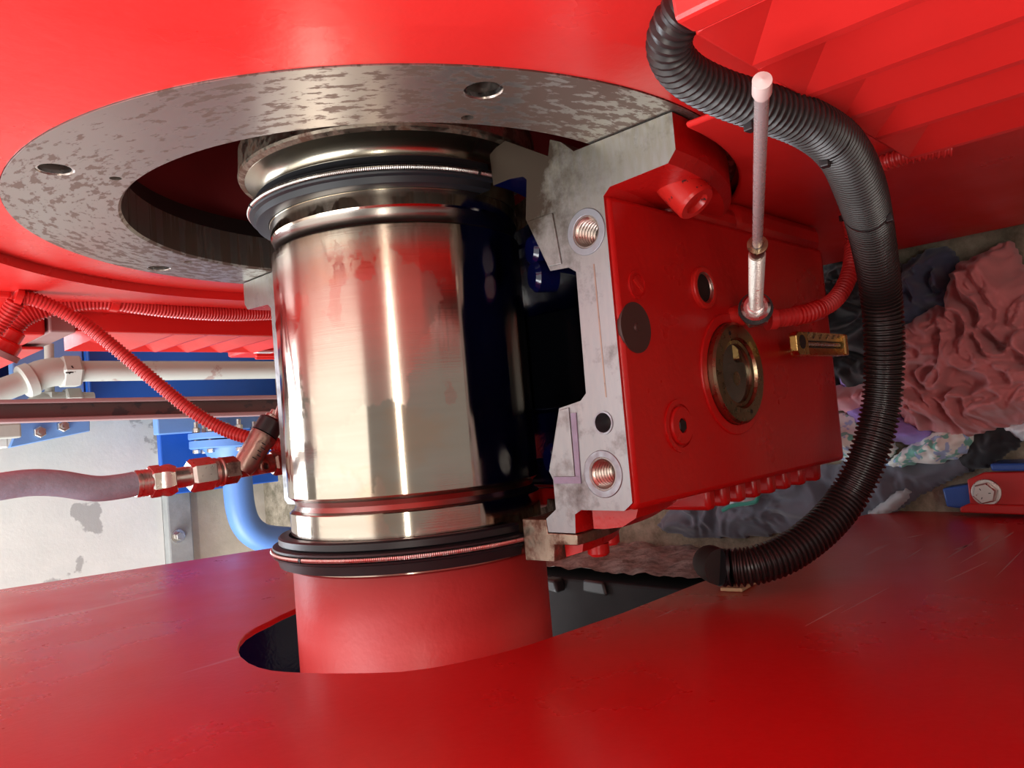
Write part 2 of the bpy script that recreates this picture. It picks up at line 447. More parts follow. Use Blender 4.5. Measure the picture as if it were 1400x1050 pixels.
WY = 1.40
def wall_rect(x0, y0, x1, y1, Y):            # photo box -> X and Z limits on the plane Y
    a, b = at(x0, y0, 'Y', Y), at(x1, y1, 'Y', Y)
    return min(a.x, b.x), max(a.x, b.x), min(a.z, b.z), max(a.z, b.z)
zt = at(216, 650, 'Y', WY).z
wl = tag(ob('wall_far', box(-2.2, 2.2, WY, WY + .12, -.12, zt), M['tan_wall'], smooth=0), 'tan rendered lower wall behind the pipe', 'wall', kind='structure')
tag(ob('wall_far', box(-2.2, 2.2, WY - .012, WY + .12, zt, .80), M['white_wall'], smooth=0), 'peeling white painted wall band above the tan wall', 'wall', kind='structure')
za, zb = at(250, 650, 'Y', WY).z, at(216, 650, 'Y', WY).z
tr = tag(ob('trim_2', box(-1.6, .02, WY - .04, WY - .001, za, zb - .001), M['grey_trim'], smooth=0, bevel=.004), 'grey pilaster strip between white and tan wall', 'trim', kind='structure')
p = at(243, 733, 'Y', WY - .04)
ob('anchor_bolt', join(disc(p, (0, -1, 0), 0, .004, .016, 20), hexa(p, (0, -1, 0), .004, .018, .010)), M['zinc'], tr)

# ------------------------------------------------------------------ electric motor
mo = thing('electric_motor', (0.6, 0, 0), 'red electric motor end with mottled machined ring and ribbed hoods', 'motor')
def plate_hole(x0, x1, y0, y1, z0, z1, r, n=96):
    """rectangular plate (X thick) with a round hole on the shaft axis"""
    V, Fc = [], []
    for x in (x0, x1):
        for i in range(n):
            t = 2 * PI * i / n; c, s = math.cos(t), math.sin(t)
            V.append((x, r * c, AX + r * s))
            k = min((y1 if c > 0 else -y0) / abs(c) if abs(c) > 1e-9 else 9, ((z1 - AX) if s > 0 else (AX - z0)) / abs(s) if abs(s) > 1e-9 else 9)
            V.append((x, k * c, AX + k * s))
    m = 2 * n
    for i in range(n):
        j = (i + 1) % n; a, b, c, d = 2 * i, 2 * i + 1, 2 * j + 1, 2 * j
        Fc += [(a, b, c, d), (m + a, m + d, m + c, m + b), (a, d, m + d, m + a), (b, m + b, m + c, c)]
    return V, Fc
ob('end_shield', plate_hole(.1675, .200, -1.0, .4395, .03, 1.35, .3240), M['red'], mo)
ob('motor_frame', plate_hole(.2005, 1.0, -.98, .43, .05, 1.33, .2500), M['red_frame'], mo, smooth=0)
boss = ob('bearing_boss', rev([(.1762, .2733), (.1762, .3236), (.1995, .3236), (.1995, .2733)], closed=True), M['red'], mo)
# machined ring with tapped holes
rg = ob('machined_ring', rev([(.1755, .2045), (.1755, .2728), (.2080, .2728), (.2080, .2020), (.1775, .2025)], n=160, closed=True), [M['ring']], mo)
holes = []
big, small = [(661, 124), (75, 232), (217, 367)], [(639, 161), (158, 244), (257, 358)]
for q, r in [(h, .0105) for h in big] + [(h, .0036) for h in small]:
    p = at(q[0], q[1], 'X', .1755)
    holes.append((disc(p - XD * .01, XD, 0, .04, r, 28), M['thread']))
boolean(rg, holes)
for h in big:
    p = at(h[0], h[1], 'X', .1755)
    ob('chamfer', ring(p, XD, .0006, .003, .0090, .0107, 28), M['bright'], rg)
    ob('hole_bottom', disc(p, XD, .024, .026, .0104, 20), M['dark'], rg)
for h in small:
    ob('hole_bottom', disc(at(h[0], h[1], 'X', .1755), XD, .012, .0125, .0036, 14), M['dark'], rg)
ob('bore_rim', rev([(.2082, .2020), (.2082, .2500), (.224, .2500), (.224, .2060), (.2082, .2020)][:4], closed=True), M['bore_dark'], mo)
m_bore = paint('maroon_inner_paint', (.42, .05, .055), .5)
ob('inner_bore', rev([(.2245, .2300), (.46, .2420), (.46, .2480), (.2245, .2480)], closed=True), m_bore, mo)
ob('inner_wall', rev([(.455, .104), (.455, .2415), (.462, .2415), (.462, .104)], closed=True), m_bore, mo)
# lower bracket of the motor, below the split line, cut out round the housing flange
pts = [(-.98, .598), (-.98, .035), (.0, .035)] + [(.2735 * math.cos(t), AX + .2735 * math.sin(t)) for t in [-PI / 2 - PI * k / 40 for k in range(0, 20)]] + [(-.2735, .598)]
ob('lower_bracket', prism(pts, 'X', .1632, .1672), M['red_frame'], mo, bevel=.002)
# louvred hood on the near side
HX, HYE = .138, -.360
HZ = [at(x, y, 'X', HX).z for x, y in ((945, 50), (1040, 95), (1110, 135), (1165, 165), (1215, 188), (1263, 214))]
HT = at(952, 12, 'X', HX).z
ob('hood_body', box(HX + .0155, .1672, -.97, HYE - .002, HZ[-1] + .004, HT), M['red_frame'], mo, smooth=0, bevel=.003)
def louver(za, zb, x=HX, y0=-.97, y1=HYE, dx=.0125, lip=.006, ins=.034):
    """one pressed louvre: face sloping out from a recess under the lip above down to its own lip, with a slanted end cheek"""
    zt = za - .004
    sy = 1 if y1 > y0 else -1
    V = [(x, y0, za), (x, y1, za), (x + dx, y0, zt), (x + dx, y1 - ins * sy, zt), (x, y0, zb + lip), (x, y1, zb + lip), (x, y0, zb), (x, y1, zb),
         (x + dx + .003, y0, za), (x + dx + .003, y1, za), (x + dx + .003, y0, zb), (x + dx + .003, y1, zb)]
    return V, [(0, 1, 3, 2), (2, 3, 5, 4), (4, 5, 7, 6), (1, 5, 3), (8, 10, 11, 9), (0, 8, 9, 1), (6, 7, 11, 10), (1, 9, 11, 7, 5), (0, 2, 4, 6, 10, 8)]
for i in range(5):
    ob('louver', louver(HZ[i] - .0003, HZ[i + 1]), M['red_frame'], mo, smooth=0, bevel=.0012)
ob('hood_top_panel', prism([(HX + .0155, HT), (HX, HT - .002), (HX, HZ[0]), (HX + .0155, HZ[0])], 'Y', -.97, HYE), M['red_frame'], mo, smooth=0, bevel=.002)
# louvred hood on the far side: dark inner cheek, sloping ribs on its front
fx, fy = .1455, .4405
z_a, z_b = at(105, 470, 'Y', fy).z, at(395, 470, 'Y', fy).z
ob('far_hood_cheek', box(fx, .1999, fy, fy + .010, z_b - .4, z_a), M['red_frame'], mo, smooth=0, bevel=.002)
fz = [at(x, 470, 'X', fx + .005).z for x in (100, 190, 235, 282, 330, 378)]
y_end = at(280, 482, 'X', fx).y
for i in range(5):
    ob('louver', louver(fz[i] - .0003, fz[i + 1], fx, fy + .0103, y_end, .020, .004, .02), M['pink_louver'], mo, smooth=0, bevel=.001)
ob('far_hood_body', box(fx + .0235, .199, fy + .0105, y_end - .002, z_b - .4, z_a - .002), M['red_frame'], mo, smooth=0, bevel=.002)
ob('far_hood_end', box(fx + .002, .205, y_end - .001, y_end + .08, z_b - .4, at(343, 480, 'Y', y_end).z), M['pink_louver'], mo, smooth=0, bevel=.004)
for k in range(2):
    ob('pressed_rib', box(fx - .004, fx + .003, y_end + .018 + .03 * k, y_end + .024 + .03 * k, z_b - .4, at(350 + 12 * k, 490, 'Y', y_end + .02).z), M['pink_louver'], mo, smooth=0, bevel=.002)
lp = at(364, 482, 'X', fx - .001)
lb = ob('sticker', box(fx - .0006, fx + .0021, lp.y - .0, lp.y + .014, lp.z - .014, lp.z + .014), M['white_label'], mo, smooth=0)
ob('sticker_print', box(fx - .0009, fx - .0005, lp.y + .005, lp.y + .009, lp.z - .010, lp.z + .008), M['grey_ink'], lb, smooth=0)
# dusty upper end panel of the far hood and the red terminal box above it
a = [at(62, 440, 'X', .165), at(128, 428, 'X', .165), at(126, 444, 'X', .15), at(66, 481, 'X', .15)]
z0 = a[0].z
tb = ob('terminal_box', box(.1405, .199, fy, .75, at(63, 460, 'Y', fy).z, 1.35), M['red_frame'], mo, smooth=0, bevel=.003)
ob('box_lid_seam', box(.1365, .1403, .53, .75, at(63, 478, 'Y', .53).z + .002, 1.35), M['red'], tb, smooth=0, bevel=.002)
dz = at(64, 460, 'Y', fy).z - .002
ob('dusty_panel', box(.1435, .199, fy - .004, .57, z_a + .001, dz), M['dusty'], mo, smooth=0, bevel=.002)

# ------------------------------------------------------------------ shaft
sh = thing('rotor_shaft', (-.1, 0, AX - .1), 'turned steel rotor shaft with wide polished journal and red lower end', 'shaft')
ob('journal', rev([(.1476, .0955), (.1476, .0992), (.1466, .1), (-.0412, .1), (-.0425, .0985), (-.0425, .0955)], n=160), M['shaft'], sh)
ob('upper_band', rev([(.1715, .095), (.1715, .0995), (.1605, .0995), (.1590, .0985), (.1590, .095)], n=128), M['shaft'], sh)
ob('upper_groove', rev([(.1590, .0985), (.1560, .0972), (.1515, .0968), (.1485, .0975), (.1476, .0990)], n=128), M['groove'], sh)
ob('lower_groove', rev([(-.0425, .0985), (-.0445, .0958), (-.048, .0948), (-.0515, .0962), (-.0530, .0985)], n=128), M['groove'], sh)
ob('lower_band', rev([(-.0530, .095), (-.0530, .0990), (-.0536, .0995), (-.0955, .0995), (-.0955, .095)], n=128), M['shaft'], sh)
ob('painted_section', rev([(-.0956, .095), (-.0956, .0995), (-.0965, .1002), (-.60, .1002)], n=128), M['red_shaft'], sh)
ob('collar', rev([(.230, .100), (.230, .1195), (.2120, .1205), (.2095, .1190), (.2065, .1160), (.2045, .1085), (.2015, .1035), (.1990, .1015), (.1960, .1005), (.1715, .1000), (.1715, .096)], n=128), M['collar'], sh)
ob('collar_rim', rev([(.2300, .1196), (.2122, .1206), (.2100, .1212), (.2080, .1205), (.2064, .1162), (.2085, .1150), (.228, .1150)], n=128, closed=True), M['rust'], sh)
ob('inner_shaft', rev([(.2301, .102), (.455, .102)], n=64), M['groove'], sh)

def seal(x0, dirn, name, label, wide, joints):
    """split oil seal: two black lips with a garter spring in the groove between; only the part above the lower half"""
    a0, a1 = -.03, PI + .03
    t = thing(name, (x0, 0, AX), label, 'seal')
    s = lambda pr: [(x0 + dirn * q, r) for q, r in pr]
    ob('front_lip', rev(s([(0, .1015), (0, .1080), (.0012, .1095), (.0055, .1095), (.0065, .1085), (.0065, .1015)]), 120, a0, a1, closed=True), M['rubber'], t)
    ob('body', rev(s([(.0066, .1005), (.0066, .1115), (.0075, .1140), (.0088, .1145), (.0094, .1128), (.0128, .1128), (.0134, .1145), (.0148, .1140), (.0158, .1112), (wide - .0005, .1098), (wide, .1085), (wide, .1005)]), 120, a0, a1, closed=True), M['rubber'], t)
    # garter spring: a coiled ring, ribbed
    cs = x0 + dirn * .0111; R = .1142; n = 520
    pts = [Vector((cs, R * math.cos(a0 + (a1 - a0) * i / n), AX + R * math.sin(a0 + (a1 - a0) * i / n))) for i in range(n + 1)]
    sp = ob('garter_spring', tube(pts, .00185, 8, 0, lambda i, c: 1 if i % 2 else .80), M['zinc'], t)
    for th in joints:
        tg_ = Vector((0, -math.sin(th), math.cos(th)))
        ob('spring_joint', disc(Vector((cs, R * math.cos(th), AX + R * math.sin(th))) - tg_ * .0012, tg_, 0, .0024, .0022, 12), M['dark'], sp)
    return t
seal(.1925, -1, 'oil_seal', 'black split oil seal with garter spring below the motor ring', .0205, (1.29, 3.04))
seal(-.0705, -1, 'oil_seal', 'black split oil seal with garter spring above the red shaft end', .0225, (1.66,))

# ------------------------------------------------------------------ lower half of the bearing housing
hs = thing('bearing_housing', (.05, 0, .25), 'red lower bearing housing half with bare machined split face and bolt holes', 'bearing housing')
sec = [(.1745, .267), (.152, .267), (.1455, .261), (.1435, .218), (.139, .2125), (-.055, .2125), (-.060, .206), (-.060, .171), (-.063, .1655), (-.0755, .1645),
       (-.0755, .1405), (-.0665, .1395), (-.060, .149), (-.040, .149), (-.034, .146), (.008, .160), (.0115, .179), (.016, .184), (.096, .185), (.100, .179),
       (.101, .163), (.141, .145), (.168, .149), (.171, .146), (.173, .133), (.173, .1165), (.196, .1155), (.199, .122), (.201, .132), (.178, .170), (.1885, .173), (.184, .182), (.1745, .192)]
mats_i = []
for i in range(len(sec)):
    mats_i.append(0 if i < 10 else (1 if i < 25 else 2))
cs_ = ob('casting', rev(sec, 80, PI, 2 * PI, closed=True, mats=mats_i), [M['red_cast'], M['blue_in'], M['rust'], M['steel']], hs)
H1, H2, H3 = at(801.5, 317, 'Z', AX), at(824.5, 648, 'Z', AX), at(825, 578, 'Z', AX)
ZU = Vector((0, 0, 1))
cut = []
for sgn in (1, -1):
    for h, r, dp in ((H1, .0098, .05), (H2, .0098, .05), (H3, .0074, .03)):
        cut.append((disc(Vector((h.x, h.y * sgn, AX - dp)), ZU, 0, dp + .02, r, 32), M['thread']))
boolean(cs_, cut)
for h in (H1, H2):
    ob('bolt_hole_insert', ring((h.x, h.y, AX), ZU, -.004, .0007, .0106, .0153, 48), M['insert'], hs, bevel=.0004)
    pr = [(0, .0104)]
    for k in range(14): pr += [(-.0012 - k * .0030, .0097), (-.0024 - k * .0030, .0080), (-.0030 - k * .0030, .0080)]
    ob('thread', lathe(pr + [(pr[-1][0], .0102), (0, .0106)], (h.x, h.y, AX + .0004), ZU, 32, closed=True), M['thread'], hs)
    ob('hole_bottom', disc((h.x, h.y, AX - .046), ZU, 0, .002, .0097, 20), M['dark'], hs)
ob('dowel_sleeve', ring((H3.x, H3.y, AX), ZU, -.02, .0006, .0064, .0076, 32), M['insert'], hs)
ob('dowel_bottom', lathe([(-.022, .0), (-.016, .003), (-.018, .0063), (-.024, .0063)], (H3.x, H3.y, AX), ZU, 20), M['dullsteel'], hs)
# witness lines scribed on the split face: the pale grooves of the machined pads
ob('face_groove', box(.012, .098, -.2005, -.1995, AX - .0002, AX + .0002), M['dullsteel'], hs, smooth=0)
ob('face_pad', prism([(.007, -.161), (-.031, -.1475), (-.038, -.150), (-.038, -.169), (.008, -.169)], 'Z', AX - .002, AX + .0012), M['steel'], hs, smooth=0, bevel=.0005)
ob('face_pad', prism([(.139, -.1475), (.104, -.1625), (.1035, -.174), (.139, -.170)], 'Z', AX - .002, AX + .0012), M['steel'], hs, smooth=0, bevel=.0005)
M['sealant'] = plain('mauve_sealant', (.30, .29, .42), .5, var=.3, scale=120)
ob('sealant_strip', prism([(.004, -.170), (.004, -.1745), (-.0375, -.1735), (-.0375, -.1695)], 'Z', AX + .0001, AX + .0008), M['sealant'], hs, smooth=0)
ob('sealant_strip', prism([(-.0378, -.150), (-.0378, -.1735), (-.0425, -.1735), (-.0425, -.150)], 'Z', AX + .0001, AX + .0008), M['sealant'], hs, smooth=0)
# boxy sump with the near face (cut out round the casting)
YN = -.2145
pts = [(YN, .5985), (YN, .262), (YN + .006, .256), (-YN - .006, .256), (-YN, .262), (-YN, .5985), (.205, .5985)]
pts += [(.205 * math.cos(t), AX + .205 * math.sin(t)) for t in [-PI * k / 40 for k in range(1, 40)]] + [(-.205, .5985)]
ob('sump', prism(pts, 'X', -.060, .1405), [M['red_cast']], hs, bevel=.006)
# deeper lower box on the motor side, with the rounded shoulder under the flange
pts = [(YN + .001, .415), (YN + .001, .262), (YN + .006, .257), (.20, .257), (.20, .40), (.10, .40), (-.15, .40), (-.19, .45), (YN + .03, .49), (YN + .004, .44)]
ob('sump_shoulder', prism([(YN + .0005, .425), (YN + .0005, .258), (.2, .258), (.2, .40), (-.17, .40), (-.195, .445)], 'X', .138, .1630), M['red_cast'], hs, bevel=.008)
ob('neck', prism([(YN + .0008, .520), (YN + .0008, .42), (-.14, .40), (-.14, .44), (-.17, .52)], 'X', .135, .1570), M['red_cast'], hs, bevel=.008)
# cooling ribs on the side away from the motor
zs = [at(x, 660, 'X', -.068).z for x in (962, 985, 1008, 1030, 1052, 1073, 1094, 1113)]
for i in range(8):
    z = at(960 + i * 21.5 - i * i * .05, 672 - i * 4.5, 'Y', YN + .02).z
    pr = [(-.0755, z - .0055), (-.0755, z + .0055), (-.058, z + .0068), (-.058, z - .0068)]
    ob('cooling_rib', prism([(p_[0], p_[1]) for p_ in pr], 'Y', YN + .012, .19), M['red_cast'], hs, bevel=.0035)
# belly of the casting below the seal pocket
ob('belly', rev([(-.0565, .1735), (-.0565, .2105), (-.066, .207), (-.072, .196), (-.0735, .182), (-.0735, .1735)], 60, PI + .05, 2 * PI - .05, closed=True), M['red_cast'], hs)
ob('pocket_lug', rev([(-.0762, .145), (-.0762, .163), (-.090, .160), (-.094, .146)], 50, PI + .07, 2 * PI - .05, closed=True), M['red_cast'], hs)
for th in (PI + .32, PI + .62):
    e = Vector((0, math.cos(th), math.sin(th)))
    ob('lug_screw', disc(A0 + e * .152 + XD * -.091, -XD, 0, .009, .008, 16, .002), M['red_cast'], hs)
# inner blue casting: floor of the sump with ribs and bolt bosses
for x in (.108, .128, -.028):
    ob('inner_boss', disc(Vector((x, -.128, .555)), Vector((0, .5, 1)), 0, .018, .012, 20, .003), M['blue_in'], hs)
# features of the near face
YD = Vector((0, -1, 0))
def face_at(px, py): return at(px, py, 'Y', YN)
p = face_at(868.5, 448)
g = ob('rubber_plug', disc(p, YD, -.004, .0008, .0166, 40), M['brown_disc'], hs)
ob('plug_nub', disc(p, YD, .0006, .0022, .003, 16, .001), M['brown_disc'], g)
p = face_at(871, 390)
g = ob('pipe_plug', join(ring(p, YD, -.002, .0012, .0078, .0098, 32), disc(p, YD, -.002, .0004, .0074, 28, .001)), M['red_cast'], hs)
ob('screw_slot', xform(box(-.0012, .0012, -.0012, .0001, -.0058, .0058), Matrix.Translation(p + Vector((0, -.0004, 0))) @ Matrix.Rotation(.7, 4, 'Y')), M['red_chip'], g, smooth=0)
p = face_at(929, 582)
g = ob('socket_plug', join(ring(p, YD, -.002, .0014, .0148, .0182, 40), lathe([(-.002, .0), (-.002, .0132), (.002, .0132), (.003, .0122), (.003, .0052), (-.001, .0045), (-.001, 0)], p, YD, 36)), M['red_cast'], hs)
ob('hex_socket', hexa(p, YD, -.0012, .0031, .0048), M['dark'], g)
p = face_at(960, 394)
g = ob('threaded_port', ring(p, YD, -.002, .0032, .0112, .0155, 40), M['red_chip'], hs, bevel=.001)
pr = [(.0030, .0112)]
for k in range(7): pr += [(.0022 - k * .0016, .0104), (.0014 - k * .0016, .0110)]
ob('thread', lathe(pr + [(-.010, .0113), (.0030, .0114)], p, YD, 36, closed=True), M['thread'], g)
ob('port_bottom', disc(p, YD, -.002, .0004, .0108, 28), M['dark'], g)
# round painted boss near the flange
p = at(929, 254, 'X', .146); dd = Vector((-.80, -.58, -.06)).normalized()
g = ob('plug_boss', lathe([(-.006, .0), (-.006, .0136), (.0165, .0133), (.0185, .0122), (.0185, .0080), (.015, .0068), (.015, 0)], p, dd, 40), M['red_chip'], hs)
# sight glass pad (raised ring) on the face
SG = face_at(1001, 511)
ob('sight_glass_pad', ring(SG, YD, -.002, .0016, .0385, .0462, 64), M['red_cast'], hs, bevel=.0008)
ob('sight_glass_recess', disc(SG, YD, -.002, .0003, .0388, 40), M['dark'], hs)

sg = thing('sight_glass', SG, 'round bronze oil sight glass in the red housing face', 'sight glass')
ob('outer_ring', lathe([(.0006, .0270), (.0006, .0383), (.0055, .0383), (.0070, .0365), (.0072, .0268), (.0050, .0255)], SG, YD, 72, closed=True), M['bronze'], sg)
ob('inner_ring', lathe([(.0006, .0220), (.0006, .0262), (.0048, .0250), (.0042, .0225)], SG, YD, 64, closed=True), M['bronze'], sg)
m, T, N, K, B = new_mat('oil_filled_glass'); B.inputs['Base Color'].default_value = (.035, .03, .02, 1); B.inputs['Roughness'].default_value = .04
B.inputs['Coat Weight'].default_value = 1
gl = ob('glass', disc(SG, YD, .0006, .0022, .0224, 48), m, sg)
ob('reflector', lathe([(.0023, .0), (.0027, .003), (.0023, .0055)], SG + Vector((-.004, 0, -.002)), YD, 24), M['bronze'], gl)
for t in (0.35, .35 + PI):
    e = Vector((math.cos(t), 0, math.sin(t)))
    ob('spanner_hole', disc(SG + e * .0315, YD, .0066, .0074, .0016, 14), M['dark'], sg)

# half seal carrier at the lower end of the split face
cr = tag(ob('seal_carrier', rev([(-.0672, .1165), (-.0672, .1390), (-.0764, .1396), (-.0764, .1655), (-.0835, .1655), (-.0838, .1448), (-.0955, .1435), (-.0960, .1165)], 80, PI, 2 * PI, closed=True, mats=[0] * 8), M['rust'], bevel=.0006),
         'rusty oily half seal carrier at the lower end of the split face', 'seal carrier')

# oil in the sump
tag(ob('oil_pool', prism([(.012, -.140), (.095, -.140), (.095, .140), (.012, .140)], 'Z', .478, .482), M['oil'], smooth=0), 'dark oil lying in the open bearing housing sump', 'oil', kind='stuff')

# ------------------------------------------------------------------ sensor probe with its red conduit
pb0, pb1 = at(1033, 423, 'Y', -.237), at(1042, 112, 'Y', -.378)
dp = (pb1 - pb0).normalized(); Lp = (pb1 - pb0).length
pr_ = thing('temperature_probe', pb0, 'slim steel probe with spring sleeve and white tip on a hex nut', 'probe')
ob('hex_nut', hexa(pb0, dp, -.009, .001, .0128, rot=.3), M['zinc'], pr_)
ob('collar', lathe([(.001, .0), (.001, .0105), (.007, .0105), (.0085, .0085), (.0085, .0065), (.012, .006), (.013, .0)], pb0, dp, 36), M['bright'], pr_)
ob('washer', ring(pb0, dp, .0012, .0024, .009, .0125, 32), M['dark'], pr_)
s1 = Lp * .40
ob('rod', tube([pb0 + dp * .01, pb0 + dp * (Lp - .004)], .0028, 16, .01), M['chrome'], pr_)
n = int((s1 - .013) / .00075)
ob('spring_sleeve', tube([pb0 + dp * (.013 + .00075 * i) for i in range(n)], .0050, 16, 0, lambda i, c: 1 if i % 4 < 2 else .70), M['zinc'], pr_)
ob('clip_ring', ring(pb0, dp, s1 + .012, s1 + .0145, .0032, .0058, 24), M['bronze'], pr_)
ob('spring_cap', disc(pb0, dp, s1 - .002, s1 + .013, .0042, 18), M['dullsteel'], pr_)
ob('tip', lathe([(Lp - .009, .0), (Lp - .009, .0031), (Lp - .007, .0037), (Lp + .001, .0036), (Lp + .002, 0)], pb0, dp, 24), M['white_plastic'], pr_)
ob('threaded_stem', disc(pb0 - dp * .009 + Vector((0, .004, 0)), Vector((0, 1, 0)), 0, .02, .008, 20), M['red_chip'], pr_)

def conduit(name, pts, r, label, mt='red_conduit', group=None, step=.00105, depth=.15, n=14, period=4):
    return tag(ob(name, tube(pts, r, n, step, corr(depth, period)), M[mt]), label, 'conduit', group)
c1 = thing('red_conduit', at(1055, 437, 'Y', -.245), 'red corrugated conduit curving from the probe nut up beside the black hose', 'conduit')
path = [at(1049, 437, 'Y', -.234), at(1075, 434, 'Y', -.243), at(1112, 426, 'Y', -.255), at(1143, 408, 'Y', -.262), at(1162, 372, 'Y', -.266), at(1167, 325, 'Y', -.265), at(1163, 287, 'X', .148), at(1172, 250, 'X', .1545), at(1195, 229, 'X', .1555), at(1226, 217, 'X', .156), at(1258, 210, 'X', .1556), at(1300, 203, 'X', .1552)]
ob('tube', tube(path, .0071, 14, .00090, lambda i, n: (1 - .22 * max(0, i / n - .55) / .45) * (1 if i % 4 < 2 else .78)), M['red_conduit'], c1)
ob('smooth_sleeve', tube([at(1049, 437, 'Y', -.234), at(1060, 436, 'Y', -.238)], .0084, 16, .002), M['red_conduit'], c1)
ob('heat_shrink', tube([at(1088, 431.5, 'Y', -.2465), at(1103, 429, 'Y', -.251), at(1120, 423, 'Y', -.2565)], .0080, 16, .002), M['red_cast'], c1)
q = at(1163, 296, 'X', .1405)
ob('cable_tie', ring(q, Vector((1, 0, .1)), -.002, .002, .0069, .0086, 24), M['black_plastic'], c1)

# ------------------------------------------------------------------ brass thermometer on the housing face
c0 = at(1090, 470, 'Y', -.2445); c9 = at(1160, 470, 'Y', -.2445)
th = thing('thermometer', Vector((c0.x, YN, (c0.z + c9.z) / 2)), 'small brass industrial thermometer with scale and glass tube', 'thermometer')
zt, zb, xc = c0.z, c9.z, (c0.x + c9.x) / 2
hw = .0092                                       # half width in X
yf = -.2445; yb = yf + .0105
def tbox(za, zb_, y0, y1, x0=None, x1=None, bv=.0012, name='case', mt='brass', par=None):
    return ob(name, box(xc - hw if x0 is None else x0, xc + hw if x1 is None else x1, y0, y1, za, zb_), M[mt], par or th, smooth=0, bevel=bv)
tbox(zb, zt - .009, yf + .0063, yb, name='back_case')
cap1 = ob('head_block', prism([(xc - hw, zt - .022), (xc - hw, zt - .004), (xc - hw + .003, zt), (xc + hw - .003, zt), (xc + hw, zt - .004), (xc + hw, zt - .022)], 'Y', yf, yf + .0062), M['brass'], th, smooth=0, bevel=.0008)
ob('screw_hole', disc(Vector((xc + .001, yf, zt - .010)), YD, -.002, .0004, .0056, 24), M['dark'], cap1)
tbox(zb, zb + .007, yf, yf + .0062, name='foot_block')
for sx in (-1, 1):
    x0 = xc + sx * hw; x1 = xc + sx * .0030
    V = [(x0, yf + .0008, zb + .0068), (x0, yf + .0008, zt - .0218), (x1, yf + .0045, zt - .0218), (x1, yf + .0045, zb + .0068),
         (x0, yf + .0062, zb + .0068), (x0, yf + .0062, zt - .0218), (x1, yf + .0062, zt - .0218), (x1, yf + .0062, zb + .0068)]
    ob('scale_flange', (V, [(0, 1, 2, 3), (4, 7, 6, 5), (0, 4, 5, 1), (3, 2, 6, 7), (0, 3, 7, 4), (1, 5, 6, 2)]), M['brass'], th, smooth=0)
tb_ = tbox(zb + .007, zt - .022, yf + .0046, yf + .0061, xc - .0031, xc + .0031, 0, 'slot', 'dark')
ob('glass_tube', disc(Vector((xc, yf + .0042, zb + .011)), ZU, 0, zt - .022 - zb - .011, .0017, 14), M['bright'], th)
ob('mounting_stub', disc(Vector((xc - .002, YN, (zt + zb) / 2 - .006)), YD, 0, YN - yb, .0060, 24), M['brass'], th)
def text_mesh(name, s, size, mat4, mt, parent, depth=.0001):
    cu = bpy.data.curves.new(name, 'FONT'); cu.body = s; cu.size = size; cu.align_x = 'CENTER'; cu.align_y = 'CENTER'; cu.extrude = depth
    o = bpy.data.objects.new(name, cu); COL.objects.link(o); o.matrix_world = mat4
    bpy.context.view_layer.update()
    me = bpy.data.meshes.new_from_object(o.evaluated_get(bpy.context.evaluated_depsgraph_get()))
    V = [mat4 @ v.co for v in me.vertices]; Fc = [tuple(p.vertices) for p in me.polygons]
    bpy.data.objects.remove(o); bpy.data.curves.remove(cu); bpy.data.meshes.remove(me)
    return ob(name, (V, Fc), mt, parent, smooth=0)
def basis(o, xa, ya):
    xa = Vector(xa).normalized(); ya = Vector(ya).normalized(); za_ = xa.cross(ya)
    return Matrix(((xa.x, ya.x, za_.x, o[0]), (xa.y, ya.y, za_.y, o[1]), (xa.z, ya.z, za_.z, o[2]), (0, 0, 0, 1)))
sl = Vector((hw - .0030, -.0037, 0)).normalized()     # up the sloping scale flange
for k, s in enumerate(('100', '80', '60', '40', '20', '0')):
    z = zt - .0255 - k * (zt - .022 - zb - .013) / 5.3
    text_mesh('scale_figure', s, .0044, basis((xc + .0063, yf + .0024 - .0003, z), (sl.x, sl.y, 0), (0, 0, 1)), M['ink'], th)
text_mesh('scale_unit', '°C', .0048, basis((xc - .0060, yf + .0024 - .0003, zt - .025), (sl.x, -sl.y, 0), (0, 0, 1)), M['ink'], th)

# ------------------------------------------------------------------ coupling guard
GX = -.145
gd = thing('coupling_guard', (GX, -.5, .02), 'large red sheet steel coupling guard with slot round the shaft', 'guard')
hole = [(402, 833), (384, 841), (367, 850), (350, 858), (336, 867), (328, 876), (325, 887), (329, 897), (340, 906), (354, 912), (371, 916), (390, 918), (410, 919), (440, 920), (471, 920), (510, 919.5), (548, 918), (588, 913),
        (626, 906), (665, 897), (703, 887), (730, 879), (753, 871), (780, 862), (815, 850), (850, 838), (915, 812.5), (980, 787), (1015, 769), (1050, 751), (1080, 737), (1100, 728.5), (1125, 719), (1150, 711.5), (1190, 702), (1240, 696), (1300, 697), (1400, 702)]
hp = [at(x, y, 'X', GX) for x, y in hole]
far = [at(x, y, 'X', GX) for x, y in ((0, 808), (200, 778), (400, 745))]
last = hp[-1]; prev = hp[-2]
ext = last + (last - prev) * 1.6
fdir = (far[0] - far[2]).normalized()
poly = [(far[2].y - fdir.y * .03, far[2].z - fdir.z * .03), (.155, .53), (.150, .575)] + [(p.y, p.z) for p in hp] + [(ext.y, ext.z), (-1.15, .06), (-1.15, .96), (far[0].y + fdir.y * .30, .96)]
ob('guard_plate', prism(poly, 'X', GX - .005, GX), M['guard'], gd, bevel=.0008)
ob('guard_shell', box(-.62, GX - .0052, -1.14, -.52, .35, .94), M['red_frame'], gd, smooth=0, bevel=.004)
ob('slot_dark_panel', box(-.60, GX - .0055, .24, .25, .56, .93), M['blue_in'], gd, smooth=0, bevel=.003)  # dark panel added behind the plate so the shaft slot reads dark
ob('guard_floor', box(-.60, -.40, -.3, .239, .2, .93), M['blue_in'], gd, smooth=0, bevel=.003)
